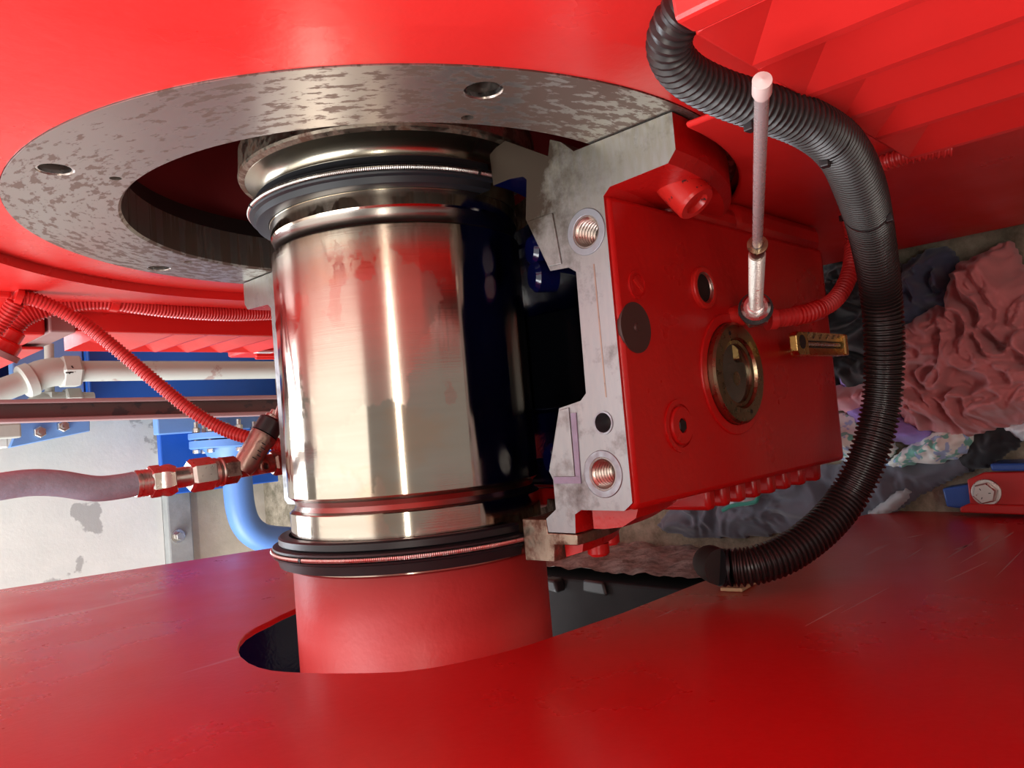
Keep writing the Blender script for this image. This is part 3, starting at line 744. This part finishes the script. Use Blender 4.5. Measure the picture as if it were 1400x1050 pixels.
M['scratch'] = plain('scratched_primer', (.55, .33, .33), .6)
for x0, y0, x1, y1, w in ((1101, 856, 1156, 826, 1.6), (1150, 838, 1216, 803, 1.3), (1238, 764, 1262, 749, 1.4), (1290, 766, 1335, 738, 2.2), (1312, 770, 1372, 736, 2.0), (1292, 795, 1350, 768, 1.4),
                          (1360, 790, 1398, 752, 1.8), (1340, 742, 1356, 730, 3.0), (1374, 735, 1386, 727, 2.4), (1304, 752, 1330, 744, 2.6), (896, 845, 928, 831, 1.0), (1240, 735, 1262, 731, 1.2)):
    d_ = Vector((x1 - x0, y1 - y0)).normalized(); n_ = Vector((-d_.y, d_.x)) * w / 2; mx, my = (x0 + x1) / 2, (y0 + y1) / 2
    q_ = [at(x0, y0, 'X', GX), at(mx + n_.x, my + n_.y, 'X', GX), at(x1, y1, 'X', GX), at(mx - n_.x, my - n_.y, 'X', GX)]
    ob('paint_scratch', prism([(q.y, q.z) for q in q_], 'X', GX - .0003, GX + .00012), M['scratch'], gd, smooth=0)
# foot bracket bolted to the blue base
def fl(px, py, z): return at(px, py, 'Z', z)
zf = .036
bp = [fl(1322, 656, zf), fl(1345, 646, zf), fl(1470, 643, zf), fl(1470, 698, zf), fl(1326, 690, zf)]
ft = ob('foot_flange', prism([(p.x, p.y) for p in bp], 'Z', zf - .007, zf), M['red_old'], gd, bevel=.0015)
lipp = [fl(1314, 693, zf), fl(1326, 688, zf), fl(1480, 692, zf), fl(1480, 706, zf), fl(1314, 700, zf)]
ob('flange_lip', prism([(p.x, p.y) for p in lipp], 'Z', zf - .004, zf + .005), M['red_old'], gd, bevel=.0015)
bo = fl(1349, 673, zf)
bt = thing('hex_bolt', bo, 'zinc plated hex bolt with washer in the red foot bracket', 'bolt')
ob('washer', ring(bo, ZU, .0001, .003, .006, .0145, 32), M['zinc'], bt, bevel=.0006)
ob('head', hexa(bo, ZU, .0031, .0125, .0118, rot=.25), M['zinc'], bt)
for k in range(3):
    a = .6 + k * 2.1
    ob('head_mark', xform(box(-.0012, .0012, -.0004, .0004, 0, .0002), Matrix.Translation(bo + Vector((.0055 * math.cos(a), .0055 * math.sin(a), .0126))) @ Matrix.Rotation(a, 4, 'Z')), M['ink'], bt, smooth=0)
bb = [fl(1288, 668, .028), fl(1470, 640, .028), fl(1470, 712, .028), fl(1294, 693, .028)]
bf = thing('base_frame', (bb[0].x, bb[0].y, 0), 'blue painted steel base piece under the red foot bracket', 'base frame')
ob('base_plate', prism([(p.x, p.y) for p in bb], 'Z', .0, .0285), M['blue_floor'], bf, bevel=.002)
b2 = [fl(1353, 634, .05), fl(1480, 632, .05), fl(1480, 644, .05), fl(1355, 644, .05)]
ob('base_strip', prism([(p.x, p.y) for p in b2], 'Z', .0, .05), M['blue_floor'], bf, bevel=.002)

# ------------------------------------------------------------------ black corrugated hose
bh = thing('black_hose', at(985, 780, 'X', -.12), 'thick black corrugated cable hose hanging from motor hood to guard edge', 'hose')
hx = .118
path = [at(1010, -52, 'X', .152), at(965, -14, 'X', .150), at(926, 26, 'X', .146), at(915, 66, 'X', .142), at(936, 100, 'X', .138), at(985, 127, 'X', .135), at(1050, 149, 'X', .133), at(1108, 171, 'X', .131),
        at(1150, 204, 'X', .129), at(1174, 252, 'X', .122), at(1190, 310, 'X', .110), at(1203, 390, 'Y', -.305), at(1209, 470, 'Y', -.298), at(1205, 550, 'Y', -.29), at(1188, 620, 'Y', -.28),
        at(1160, 678, 'Y', -.265), at(1122, 723, 'Y', -.25), at(1075, 757, 'Y', -.232), at(1030, 773, 'Y', -.214), at(1000, 776, 'Y', -.200)]
def hose_scale(i, n):                                # the hose is drawn out thinner towards its upper bend
    t = min(1, i / n / .42); t = t * t * (3 - 2 * t)
    return (.60 + .40 * t) * (1 if i % 4 < 2 else .84)
ob('tube', tube(path, .0146, 18, .00095, hose_scale), M['black_hose'], bh)
ob('tape_wrap', tube(path[-1:] + [at(992, 776, 'Y', -.196), at(984, 775.5, 'Y', -.193)], .0142, 18, .0011, corr(.08)), M['rubber'], bh)
ob('rubber_end', tube([at(985, 775.5, 'Y', -.1935), at(980, 774, 'Y', -.189), at(974, 771, 'Y', -.182), at(971, 769, 'Y', -.175)], .0138, 20, .002), M['matt_rubber'], bh)
for px, py, Y, d, rr in ((1022, 139, .134, (70, 24), .0094), (1133, 188, .1298, (30, 24), .0106), (1184, 288, .115, (12, 50), .0128)):
    q = at(px, py, 'X', Y); dd = at(px + d[0], py + d[1], 'X', Y - (.005 if py > 250 else 0)) - q
    g = ob('cable_tie', ring(q, dd, -.0018, .0018, rr - .0006, rr + .0009, 28), M['black_plastic'], bh)
    e = (CAM - q).normalized(); e = (e - e.dot(dd.normalized()) * dd.normalized()).normalized()
    s = dd.normalized().cross(e)
    hq = q + (e * .6 + s * (.8 if py < 250 else -.8)).normalized() * (rr + .0016)
    ob('tie_head', xform(box(-.0026, .0026, -.0022, .0022, -.0026, .0026), Matrix.Translation(hq) @ dd.to_track_quat('Z', 'Y').to_matrix().to_4x4()), M['black_plastic'], g, smooth=0, bevel=.0006)
q = at(1005, 797, 'X', GX)
pad = thing('tie_mount', q, 'beige foam cable mount stuck on the guard under the hose end', 'mount')
V0 = [at(985, 809, 'X', GX), at(1015, 810, 'X', GX), at(1034, 799, 'X', GX), at(1002, 797, 'X', GX)]
ob('foam_pad', prism([(p.y, p.z) for p in V0], 'X', GX + .0003, GX + .0032), M['tape'], pad, bevel=.0005)
ob('foam_tab', prism([(p.y, p.z) for p in [at(976, 781, 'X', GX + .012), at(981, 780, 'X', GX + .012), at(989, 798, 'X', GX + .004), at(983, 800, 'X', GX + .004)]], 'X', GX + .0033, GX + .009), M['tape'], pad, bevel=.0005)
ob('plastic_base', box(GX + .0033, GX + .006, V0[3].y - .006, V0[3].y + .006, V0[3].z - .010, V0[3].z + .008), M['black_plastic'], pad, smooth=0, bevel=.0006)

# ------------------------------------------------------------------ red conduits on the far upper side
p1 = [at(24, 407, 'Y', .34), at(45, 409, 'Y', .34), at(80, 423, 'Y', .34), at(125, 450, 'Y', .335), at(170, 486, 'Y', .325), at(215, 524, 'Y', .31), at(260, 560, 'Y', .295), at(300, 584, 'Y', .28), at(335, 597, 'Y', .26), at(390, 610, 'Y', .23)]
a_ = thing('red_conduit', p1[0], 'long red corrugated conduit sagging from the motor down to the oil valve', 'conduit')
ob('tube', tube(p1, .0072, 14, .00090, corr(.16)), M['red_conduit'], a_)
ob('end_socket', tube([at(20, 404, 'Y', .34), at(30, 407, 'Y', .34)], .0094, 18, .003), M['red'], a_)
p2 = [at(-140, 548, 'Y', .37), at(-70, 505, 'Y', .366), at(-25, 466, 'Y', .36), at(-5, 448, 'Y', .355), at(12, 428, 'Y', .347), at(22, 413, 'Y', .342)]
b_ = thing('red_conduit', p2[0], 'short red corrugated conduit entering the frame at the left edge', 'conduit')
ob('tube', tube(p2, .0082, 14, .00085, corr(.13)), M['red_conduit'], b_)
ob('bracket', box(at(2, 402, 'Y', .35).x - .004, at(2, 402, 'Y', .35).x + .012, .345, .365, at(14, 402, 'Y', .35).z, at(-10, 402, 'Y', .35).z), M['red'], b_, smooth=0, bevel=.002)
p3 = [at(14, 456, 'Y', 0.409), at(20, 447, 'Y', 0.407), at(34, 434, 'Y', 0.404), at(55, 425, 'Y', 0.400), at(85, 417, 'Y', 0.394), at(120, 412, 'Y', 0.386), at(150, 412, 'Y', 0.382), at(190, 418, 'Y', 0.382), at(240, 424, 'Y', 0.382), at(300, 428, 'Y', 0.382), at(345, 428, 'Y', 0.381), at(420, 425, 'Y', 0.379)]
c_ = thing('red_conduit', p3[0], 'red corrugated conduit lying along the motor edge with a clamp', 'conduit')
ob('tube', tube(p3, .0096, 14, .0009, corr(.13)), M['red_conduit'], c_)
ob('clamp', tube([at(150, 412, 'Y', .382), at(166, 414.5, 'Y', .382)], .0106, 18, .004), M['red'], c_)
gq = at(14, 456, 'Y', .409); dg_ = at(20, 447, 'Y', .407) - gq
ob('gland', join(disc(gq, dg_, -.006, .006, .0125, 24, .002), disc(gq, dg_, -.018, -.0062, .0165, 24, .002)), M['red'], c_)
ob('gland_ring', ring(gq, dg_, -.024, -.0182, .009, .020, 24), M['dusty'], c_)

# ------------------------------------------------------------------ oil hose and angle valve
VY = .245
def vp(px, py, dy=0): return at(px, py, 'Y', VY + dy)
oh = thing('oil_hose', vp(205, 660), 'grey rubber oil hose with crimped steel elbow at the left edge', 'hose')
ob('rubber_hose', tube([vp(-420, 700), vp(-200, 690), vp(-40, 671), vp(-5, 666), vp(40, 660), vp(80, 661), vp(130, 668), vp(165, 665), vp(186, 661), vp(198, 659)], .0113, 20, .004), M['grey_hose'], oh)
fd = (vp(228, 656) - vp(184, 662)).normalized(); f0 = vp(184, 662)
ob('ferrule', lathe([(0, .0118), (.002, .0126), (.004, .0126), (.0045, .0120), (.007, .0126), (.0075, .0120), (.010, .0126), (.0105, .0118), (.013, .0128), (.022, .0130), (.022, .008), (0, .008)], f0, fd, 28, closed=True), M['zinc'], oh)
ob('crimp_nut', hexa(vp(206, 659), fd, -.002, .010, .0150, rot=.5), M['zinc'], oh)
dv = (vp(300, 645) - vp(225, 656)).normalized()
ob('elbow_block', lathe([(-.002, .0), (-.002, .013), (.006, .0150), (.010, .0150), (.016, .012), (.016, 0)], vp(217, 658), (dv + Vector((0, -.5, 0))).normalized(), 6), M['zinc'], oh)
ob('elbow_tube', tube([vp(214, 658), vp(232, 655), vp(266, 650)], .0098, 20, .004), M['zinc'], oh)
n0 = vp(259, 651)
va = thing('angle_valve', vp(330, 640), 'dirty steel angle seat valve with black cap between hose and housing', 'valve')
ob('union_nut', hexa(n0, dv, -.001, .0245, .0162, rot=.45), M['zinc'], va)
q = vp(291, 646.5)
ob('lock_ring', lathe([(-.001, .0), (-.001, .0135), (.0025, .0148), (.004, .0135), (.006, .0135), (.0072, .0145), (.0085, .0145), (.0095, .0125), (.0095, 0)], q, dv, 28), M['thread'], va)
ob('hex_body', hexa(vp(303, 644.5), dv, -.001, .0165, .0138, rot=.45), M['dullsteel'], va)
ob('valve_body', tube([vp(316, 642), vp(340, 638), vp(372, 633)], .0098, 20, .004), M['dullsteel'], va)
k0, k1 = vp(333, 640, -.004), vp(380, 563, -.012); kd = (k1 - k0).normalized(); kl = (k1 - k0).length
ob('bonnet', lathe([(-.004, .0), (-.004, .0095), (.006, .0125), (.030, .0128), (.034, .0138), (.039, .0138), (.040, .0), ], k0, kd, 32), M['dullsteel'], va)
ob('cap', lathe([(.0402, .0), (.0402, .0135), (.055, .0135), (.0565, .0115), (.0575, .0), ], k0, kd, 32), M['black_plastic'], va)
ob('cap_flange', lathe([(.0576, .0), (.0576, .0095), (.060, .0095), (.061, .007), (.066, .007), (.066, 0)], k0, kd, 28), M['thread'], va)
sp_ = spline([k0 + kd * .068 + Vector((-.004, -.006, .007)), k0 + kd * .070 + Vector((.003, -.007, .005)), k0 + kd * .074 + Vector((.006, -.004, -.001))], .003)
ob('wire_clip', tube(sp_, .0012, 8, 0), M['zinc'], va)
e_ = (vp(345, 610, -.02) - vp(345, 610)).normalized()
for k in range(5):
    cq = k0 + kd * (.012 + .0042 * k)
    xa = kd.cross(Vector((0, -1, 0))).normalized(); ya = xa.cross(kd)
    fdn = ya if ya.y < 0 else -ya
    cq = cq + fdn * .01255 + xa * (.0015 if k % 2 else -.0008)
    ob('cast_mark', xform(box(-.0026 + .0004 * (k % 3), .0026, -.0005, .0005, -.0004, .0005), basis(cq, xa, kd)), M['ink'], va, smooth=0)
sq = vp(362, 637.5, -.011)
g = ob('side_screw', lathe([(-.008, .0), (-.008, .0068), (.001, .0066), (.002, .0055), (.0018, .0035), (-.001, .0030), (-.001, 0)], sq, Vector((.05, -1, -.25)), 28), M['dullsteel'], va)
ob('hex_recess', hexa(sq, Vector((.05, -1, -.25)), -.0012, .0004, .0028), M['dark'], g)
ob('outlet_nut', hexa(vp(371, 633.5), dv, 0, .022, .0135, rot=.45), M['dullsteel'], va)
ob('outlet_stub', tube([vp(384, 631), vp(425, 626)], .0105, 16, .006), M['red_conduit'], va)

# ------------------------------------------------------------------ background machinery
bg = thing('blue_skid', (0.1, 1.36, 0), 'dark blue steel skid frame with gusset plates in a lit blue behind', 'skid')
def bgbox(name, x0, y0, x1, y1, Ya, Yb, mt, par=bg, bv=.003):
    a = wall_rect(x0, y0, x1, y1, Ya)
    return ob(name, box(a[0], a[1], Ya, Yb, a[2], a[3]), M[mt], par, smooth=0, bevel=bv)
bgbox('web_plate', 118, 440, 420, 556, 1.30, 1.32, 'blue')
bgbox('lower_web', 216, 560, 430, 652, 1.32, 1.34, 'blue')
bgbox('upper_plate', -300, 440, 16, 560, 1.345, 1.36, 'blue_in')
bgbox('gusset_plate', 14, 455, 117, 556, 1.26, 1.29, 'blue_lit')
bgbox('gusset_rib', 116.5, 455, 121, 556, 1.25, 1.295, 'blue')
bgbox('flange_strip', 214, 560, 430, 580, 1.29, 1.318, 'blue_lit')
g = [at(x, y, 'Y', 1.30) for x, y in ((10, 613), (28, 570), (120, 570), (120, 590))]
ob('lower_gusset', prism([(p.x, p.z) for p in g], 'Y', 1.285, 1.30), M['blue_lit'], bg, bevel=.002)
for px, py in ((53, 591), (85, 583)):
    q = at(px, py, 'Y', 1.285)
    ob('bolt', join(hexa(q, YD, 0, .014, .012), disc(q, YD, .014, .024, .006, 12)), M['zinc'], bg)
bgbox('end_block', -200, 585, 12, 612, 1.18, 1.27, 'white_label')
bgbox('end_rod', -200, 590, 30, 598, 1.14, 1.17, 'grey_pipe')

cp = thing('grey_conduit_pipe', at(100, 508, 'Y', 1.10), 'grey painted pipe with elbow and union nut running past the blue skid', 'pipe')
py_ = 1.10
d_ = at(300, 506, 'Y', py_) - at(110, 508, 'Y', py_)
rp = (at(300, 519, 'Y', py_) - at(300, 494, 'Y', py_)).length / 2
ob('straight_pipe', tube([at(108, 507.5, 'Y', py_), at(420, 505.5, 'Y', py_)], rp, 20, .05), M['grey_pipe'], cp)
ob('union_nut', hexa(at(99, 508, 'Y', py_), d_, -.022, .012, rp * 1.62), M['grey_pipe'], cp)
ob('elbow', tube([at(94, 508, 'Y', py_), at(75, 508.5, 'Y', py_), at(56, 512, 'Y', py_), at(42, 519, 'Y', py_)], rp * 1.34, 20, .008), M['grey_pipe'], cp)
q1, q2 = at(41, 519, 'Y', py_), at(-420, 690, 'Y', py_)
ob('elbow_ring', disc(q1, q2 - q1, -.004, .014, rp * 1.55, 24, .003), M['grey_pipe'], cp)
ob('lower_pipe', tube([q1, q2], rp * 1.05, 20, .05), M['grey_pipe'], cp)
q = at(98, 507, 'Y', py_ - rp * 1.62)
for dx, dz, rot in ((0, 0, .6), (.004, -.004, -.5), (-.003, .003, 1.5)):
    ob('pen_mark', xform(box(-.0065, .0065, -.0004, .0004, -.0011, .0011), Matrix.Translation(q + Vector((dx, .0022, dz))) @ Matrix.Rotation(rot, 4, 'Y')), M['ink'], cp, smooth=0)

c2 = thing('grey_tee_pipe', at(70, 545, 'Y', 1.16), 'small grey pipe fitting on a thin vertical stem below the elbow', 'pipe')
ob('stem', tube([at(67, 470, 'Y', 1.16), at(68, 544, 'Y', 1.16)], .0085, 16, .02), M['grey_pipe'], c2)
ob('stem_nut', hexa(at(68, 536, 'Y', 1.16), at(68, 545, 'Y', 1.16) - at(68, 536, 'Y', 1.16), 0, .012, .014), M['grey_pipe'], c2)
ob('branch', tube([at(44, 553, 'Y', 1.16), at(52, 547, 'Y', 1.16), at(64, 545, 'Y', 1.16), at(130, 545, 'Y', 1.16)], .013, 18, .01), M['grey_pipe'], c2)
ob('branch_nut', hexa(at(88, 545, 'Y', 1.16), Vector((0, 0, -1)), 0, .028, .022), M['grey_pipe'], c2)

ch = thing('steel_channel', at(190, 560, 'Y', 1.0), 'dusty brown steel channel post crossing in front of the blue skid', 'channel')
def chq(y0a, y0b, y1a, y1b, Ya, Yb, nm, mt):
    k_ = -.85                                        # run on past the left edge of the picture
    P = [at(-40, y0a, 'Y', Ya), at(440, y0b, 'Y', Ya), at(440, y1b, 'Y', Ya), at(-40, y1a, 'Y', Ya)]
    P[0] = P[0] + (P[1] - P[0]) * k_; P[3] = P[3] + (P[2] - P[3]) * k_
    return ob(nm, prism([(p.x, p.z) for p in P], 'Y', Ya, Yb), M[mt], ch, smooth=0, bevel=.0015)
chq(549, 543, 580, 563, 1.00, 1.008, 'web', 'channel')
chq(547, 539, 552.5, 544.5, .965, .9995, 'flange', 'channel_lip')
chq(573.5, 560, 579, 565.5, .965, .9995, 'flange', 'channel_lip')

bp_ = thing('blue_flanged_pipe', at(325, 650, 'Y', 1.2), 'pale blue pipe with bolted flange bending down against the tan wall', 'pipe')
PY = 1.20
ax = at(322, 700, 'Y', PY) - at(319, 600, 'Y', PY)
fr = (at(372, 600, 'Y', PY) - at(262, 600, 'Y', PY)).length / 2
f0 = at(319, 603, 'Y', PY)
fu = ax.normalized()
ob('mating_flange', disc(f0 - fu * .020, fu, 0, .014, fr, 40, .003), M['blue_pipe'], bp_)
ob('pipe_flange', disc(f0 - fu * .003, fu, 0, .018, fr * .98, 40, .003), M['blue_pipe'], bp_)
ob('neck', lathe([(.015, .0), (.015, fr * .70), (.026, fr * .62), (.05, fr * .50), (.05, 0)], f0, fu, 36), M['blue_pipe'], bp_)
rpipe = (at(345, 660, 'Y', PY) - at(308, 660, 'Y', PY)).length / 2
ob('pipe_bend', tube([f0 + fu * .03, at(324, 650, 'Y', PY), at(328, 690, 'Y', PY), at(336, 716, 'Y', PY), at(352, 732, 'Y', PY), at(376, 738, 'Y', PY), at(440, 741, 'Y', PY)], rpipe, 28, .01), M['blue_pipe'], bp_)
_, fa, fb = frame(fu)
for k in range(8):
    a = 2 * PI * k / 8 + .3
    bpos = f0 + (fa * math.cos(a) + fb * math.sin(a)) * fr * .82
    ob('flange_bolt', join(hexa(bpos, fu, -.034, -.0215, .0085), disc(bpos, fu, -.046, .0245, .005, 12), hexa(bpos, fu, .0155, .024, .0085)), M['zinc'], bp_)

# ------------------------------------------------------------------ rags on the floor
def rag(name, out, mt, label, h=.03, amp=.016, fs=16, seed=0, z0=.004, zref=.03, res=.0035, base=None, group=None):
    """crumpled cloth: soft mound with ridged, warped folds over an irregular outline"""
    P = [at(x, y, 'Z', zref) for x, y in out]
    P = [(p.x, p.y) for p in P]
    # smooth outline
    Q = []
    n = len(P)
    for i in range(n):
        a, b = P[i], P[(i + 1) % n]
        Q += [(a[0] * .75 + b[0] * .25, a[1] * .75 + b[1] * .25), (a[0] * .25 + b[0] * .75, a[1] * .25 + b[1] * .75)]
    P = Q; n = len(P)
    x0, x1 = min(p[0] for p in P), max(p[0] for p in P); y0, y1 = min(p[1] for p in P), max(p[1] for p in P)
    nx, ny = int((x1 - x0) / res) + 2, int((y1 - y0) / res) + 2
    def inside(x, y):
        c = False; d = 9
        for i in range(n):
            a, b = P[i], P[(i + 1) % n]
            if (a[1] > y) != (b[1] > y) and x < (b[0] - a[0]) * (y - a[1]) / (b[1] - a[1]) + a[0]: c = not c
            ex, ey = b[0] - a[0], b[1] - a[1]
            t = max(0, min(1, ((x - a[0]) * ex + (y - a[1]) * ey) / (ex * ex + ey * ey + 1e-12)))
            d = min(d, math.hypot(x - a[0] - ex * t, y - a[1] - ey * t))
        return d if c else -d
    def fold(x, y):
        p = Vector((x * fs + seed * 7.3, y * fs + seed * 3.1, seed))
        w = Vector((noise.noise(p * .7), noise.noise(p * .7 + Vector((9, 4, 2))), 0))
        p2 = p + w * 2.2
        a = 1 - abs(noise.noise(p2)) * 2.0
        b = 1 - abs(noise.noise(p2 * 2.1 + Vector((3, 1, 5)))) * 2.0
        c = 1 - abs(noise.noise(p2 * Vector((3.1, 1.4, 1)).x + Vector((1, 8, 2)))) * 2
        return (a * .6 + b * .42 + c * .22) * 2.1 - 1.3
    V, ids = [], {}
    for i in range(nx):
        for j in range(ny):
            x, y = x0 + i * res, y0 + j * res
            d = inside(x, y)
            if d < -res * .3: continue
            e = min(1, max(0, d) / .030); e = e * e * (3 - 2 * e)
            f = fold(x, y)
            z = z0 + h * (.30 + .70 * e) * (1 + .4 * noise.noise(Vector((x * 9, y * 9, seed)))) + amp * f * (.35 + .65 * e)
            if d < res: z = max(z0, z - .004)
            w = Vector((noise.noise(Vector((x * 30, y * 30, seed + 5))), noise.noise(Vector((x * 30, y * 30, seed + 9))), 0)) * .004
            ids[(i, j)] = len(V); V.append((x + w.x, y + w.y, max(z, .002)))
    Fc = []
    for (i, j), a in ids.items():
        q = [ids.get(k) for k in ((i, j), (i + 1, j), (i + 1, j + 1), (i, j + 1))]
        if None not in q: Fc.append(tuple(q))
    # skirt down towards the floor so no edge floats
    from collections import Counter
    E_ = Counter()
    for f in Fc:
        for k in range(4): E_[tuple(sorted((f[k], f[(k + 1) % 4])))] += 1
    low = {}
    for (a, b), c in E_.items():
        if c == 1:
            for v in (a, b):
                if v not in low:
                    low[v] = len(V); V.append((V[v][0], V[v][1], max(.0015, z0 * .5)))
            Fc.append((a, b, low[b], low[a]))
    used = sorted({v for f in Fc for v in f}); mp = {v: k for k, v in enumerate(used)}
    o = ob(name, ([V[v] for v in used], [tuple(mp[v] for v in f) for f in Fc]), M[mt], smooth=180)
    sb = o.modifiers.new('smooth', 'SUBSURF'); sb.levels = 1; sb.render_levels = 1
    return tag(o, label, 'rag', group)
rag('rag', [(900, 700), (930, 672), (1000, 655), (1090, 640), (1180, 625), (1250, 632), (1310, 622), (1330, 640), (1300, 656), (1240, 690), (1200, 712), (1120, 728), (1040, 738), (940, 742), (880, 730)], 'c_grey', 'long dark grey towel spread on the floor below the floral rags', h=.020, amp=.010, fs=17, seed=1, zref=.03)
rag('rag', [(1120, 350), (1165, 338), (1232, 350), (1240, 420), (1232, 520), (1165, 545), (1120, 535), (1085, 430)], 'c_black', 'black rag crumpled behind the brass thermometer', h=.040, amp=.020, fs=26, seed=2, zref=.03)
rag('rag', [(1215, 372), (1242, 345), (1280, 330), (1304, 345), (1318, 385), (1300, 420), (1268, 440), (1225, 470), (1205, 420)], 'c_navy', 'navy blue rag beside the hose, above the faded red cloth', h=.042, amp=.026, fs=28, seed=3, zref=.03)
rag('rag', [(1290, 625), (1315, 590), (1370, 575), (1396, 585), (1392, 612), (1372, 628), (1345, 645), (1305, 650)], 'c_black', 'black rag next to the blue base strip', h=.020, amp=.012, fs=26, seed=4, zref=.03)
rag('rag', [(1130, 500), (1165, 470), (1180, 520), (1150, 545)], 'c_purple', 'small purple rag corner under the thermometer', h=.040, amp=.010, fs=29, seed=5, zref=.03)
rag('rag', [(1140, 560), (1175, 545), (1210, 565), (1270, 585), (1275, 605), (1225, 612), (1180, 598)], 'c_purple', 'purple rag squeezed between the red and floral rags', h=.042, amp=.010, fs=29, seed=6, zref=.03)
rag('rag', [(1095, 565), (1165, 562), (1195, 590), (1222, 610), (1210, 636), (1172, 640), (1140, 634), (1095, 620)], 'c_floral', 'white rag with green floral print beside the red housing corner', h=.048, amp=.014, fs=26, seed=7, zref=.03)
rag('rag', [(1195, 640), (1230, 612), (1265, 592), (1310, 580), (1336, 592), (1330, 612), (1300, 632), (1250, 636), (1225, 645)], 'c_floral', 'white rag with pale blue and green flowers right of the hose', h=.045, amp=.015, fs=27, seed=8, zref=.03)
rag('rag', [(1352, 588), (1380, 572), (1470, 560), (1470, 610), (1400, 608), (1370, 600)], 'c_white', 'off white rag at the right edge under the faded red cloth', h=.035, amp=.012, fs=26, seed=9, zref=.03)
rag('rag', [(1105, 560), (1115, 525), (1160, 528), (1195, 515), (1240, 512), (1250, 560), (1215, 570), (1185, 560), (1160, 565)], 'c_ltpink', 'light pink rag left of the black hose', h=.058, amp=.014, fs=23, seed=10, zref=.03)
rag('rag', [(1226, 448), (1252, 425), (1292, 408), (1297, 360), (1340, 340), (1376, 322), (1386, 340), (1400, 372), (1450, 380), (1480, 450), (1470, 560), (1400, 578), (1345, 592), (1318, 600), (1290, 588), (1252, 594), (1226, 580), (1218, 520)], 'c_pink', 'large crumpled faded red cloth on top of the rag pile', h=.062, amp=.026, fs=29, res=.0028, seed=11, zref=.03)
rag('rag', [(1170, 715), (1190, 690), (1222, 672), (1240, 668), (1236, 690), (1215, 705), (1190, 718)], 'c_pale', 'pale grey scrap below the hose beside the guard edge', h=.020, amp=.006, fs=26, seed=12, zref=.03, z0=.02)
gc = rag('rag', [(990, 690), (1002, 668), (1034, 662), (1038, 686), (1018, 692)], 'c_white', 'white scrap with green hem sticking out under the housing', h=.030, amp=.006, fs=23, seed=13, zref=.03, z0=.03)
ob('hem', tube([at(988, 698, 'Z', .072), at(1003, 691, 'Z', .072), at(1030, 687, 'Z', .072), at(1036, 680, 'Z', .072), at(1038, 664, 'Z', .072)], .0028, 10, .003), M['c_green'], gc)
rag('rag', [(1118, 378), (1128, 365), (1146, 372), (1146, 398), (1130, 400)], 'c_white', 'small blue white scrap peeping out behind the red housing corner', h=.045, amp=.008, fs=29, seed=14, zref=.03)
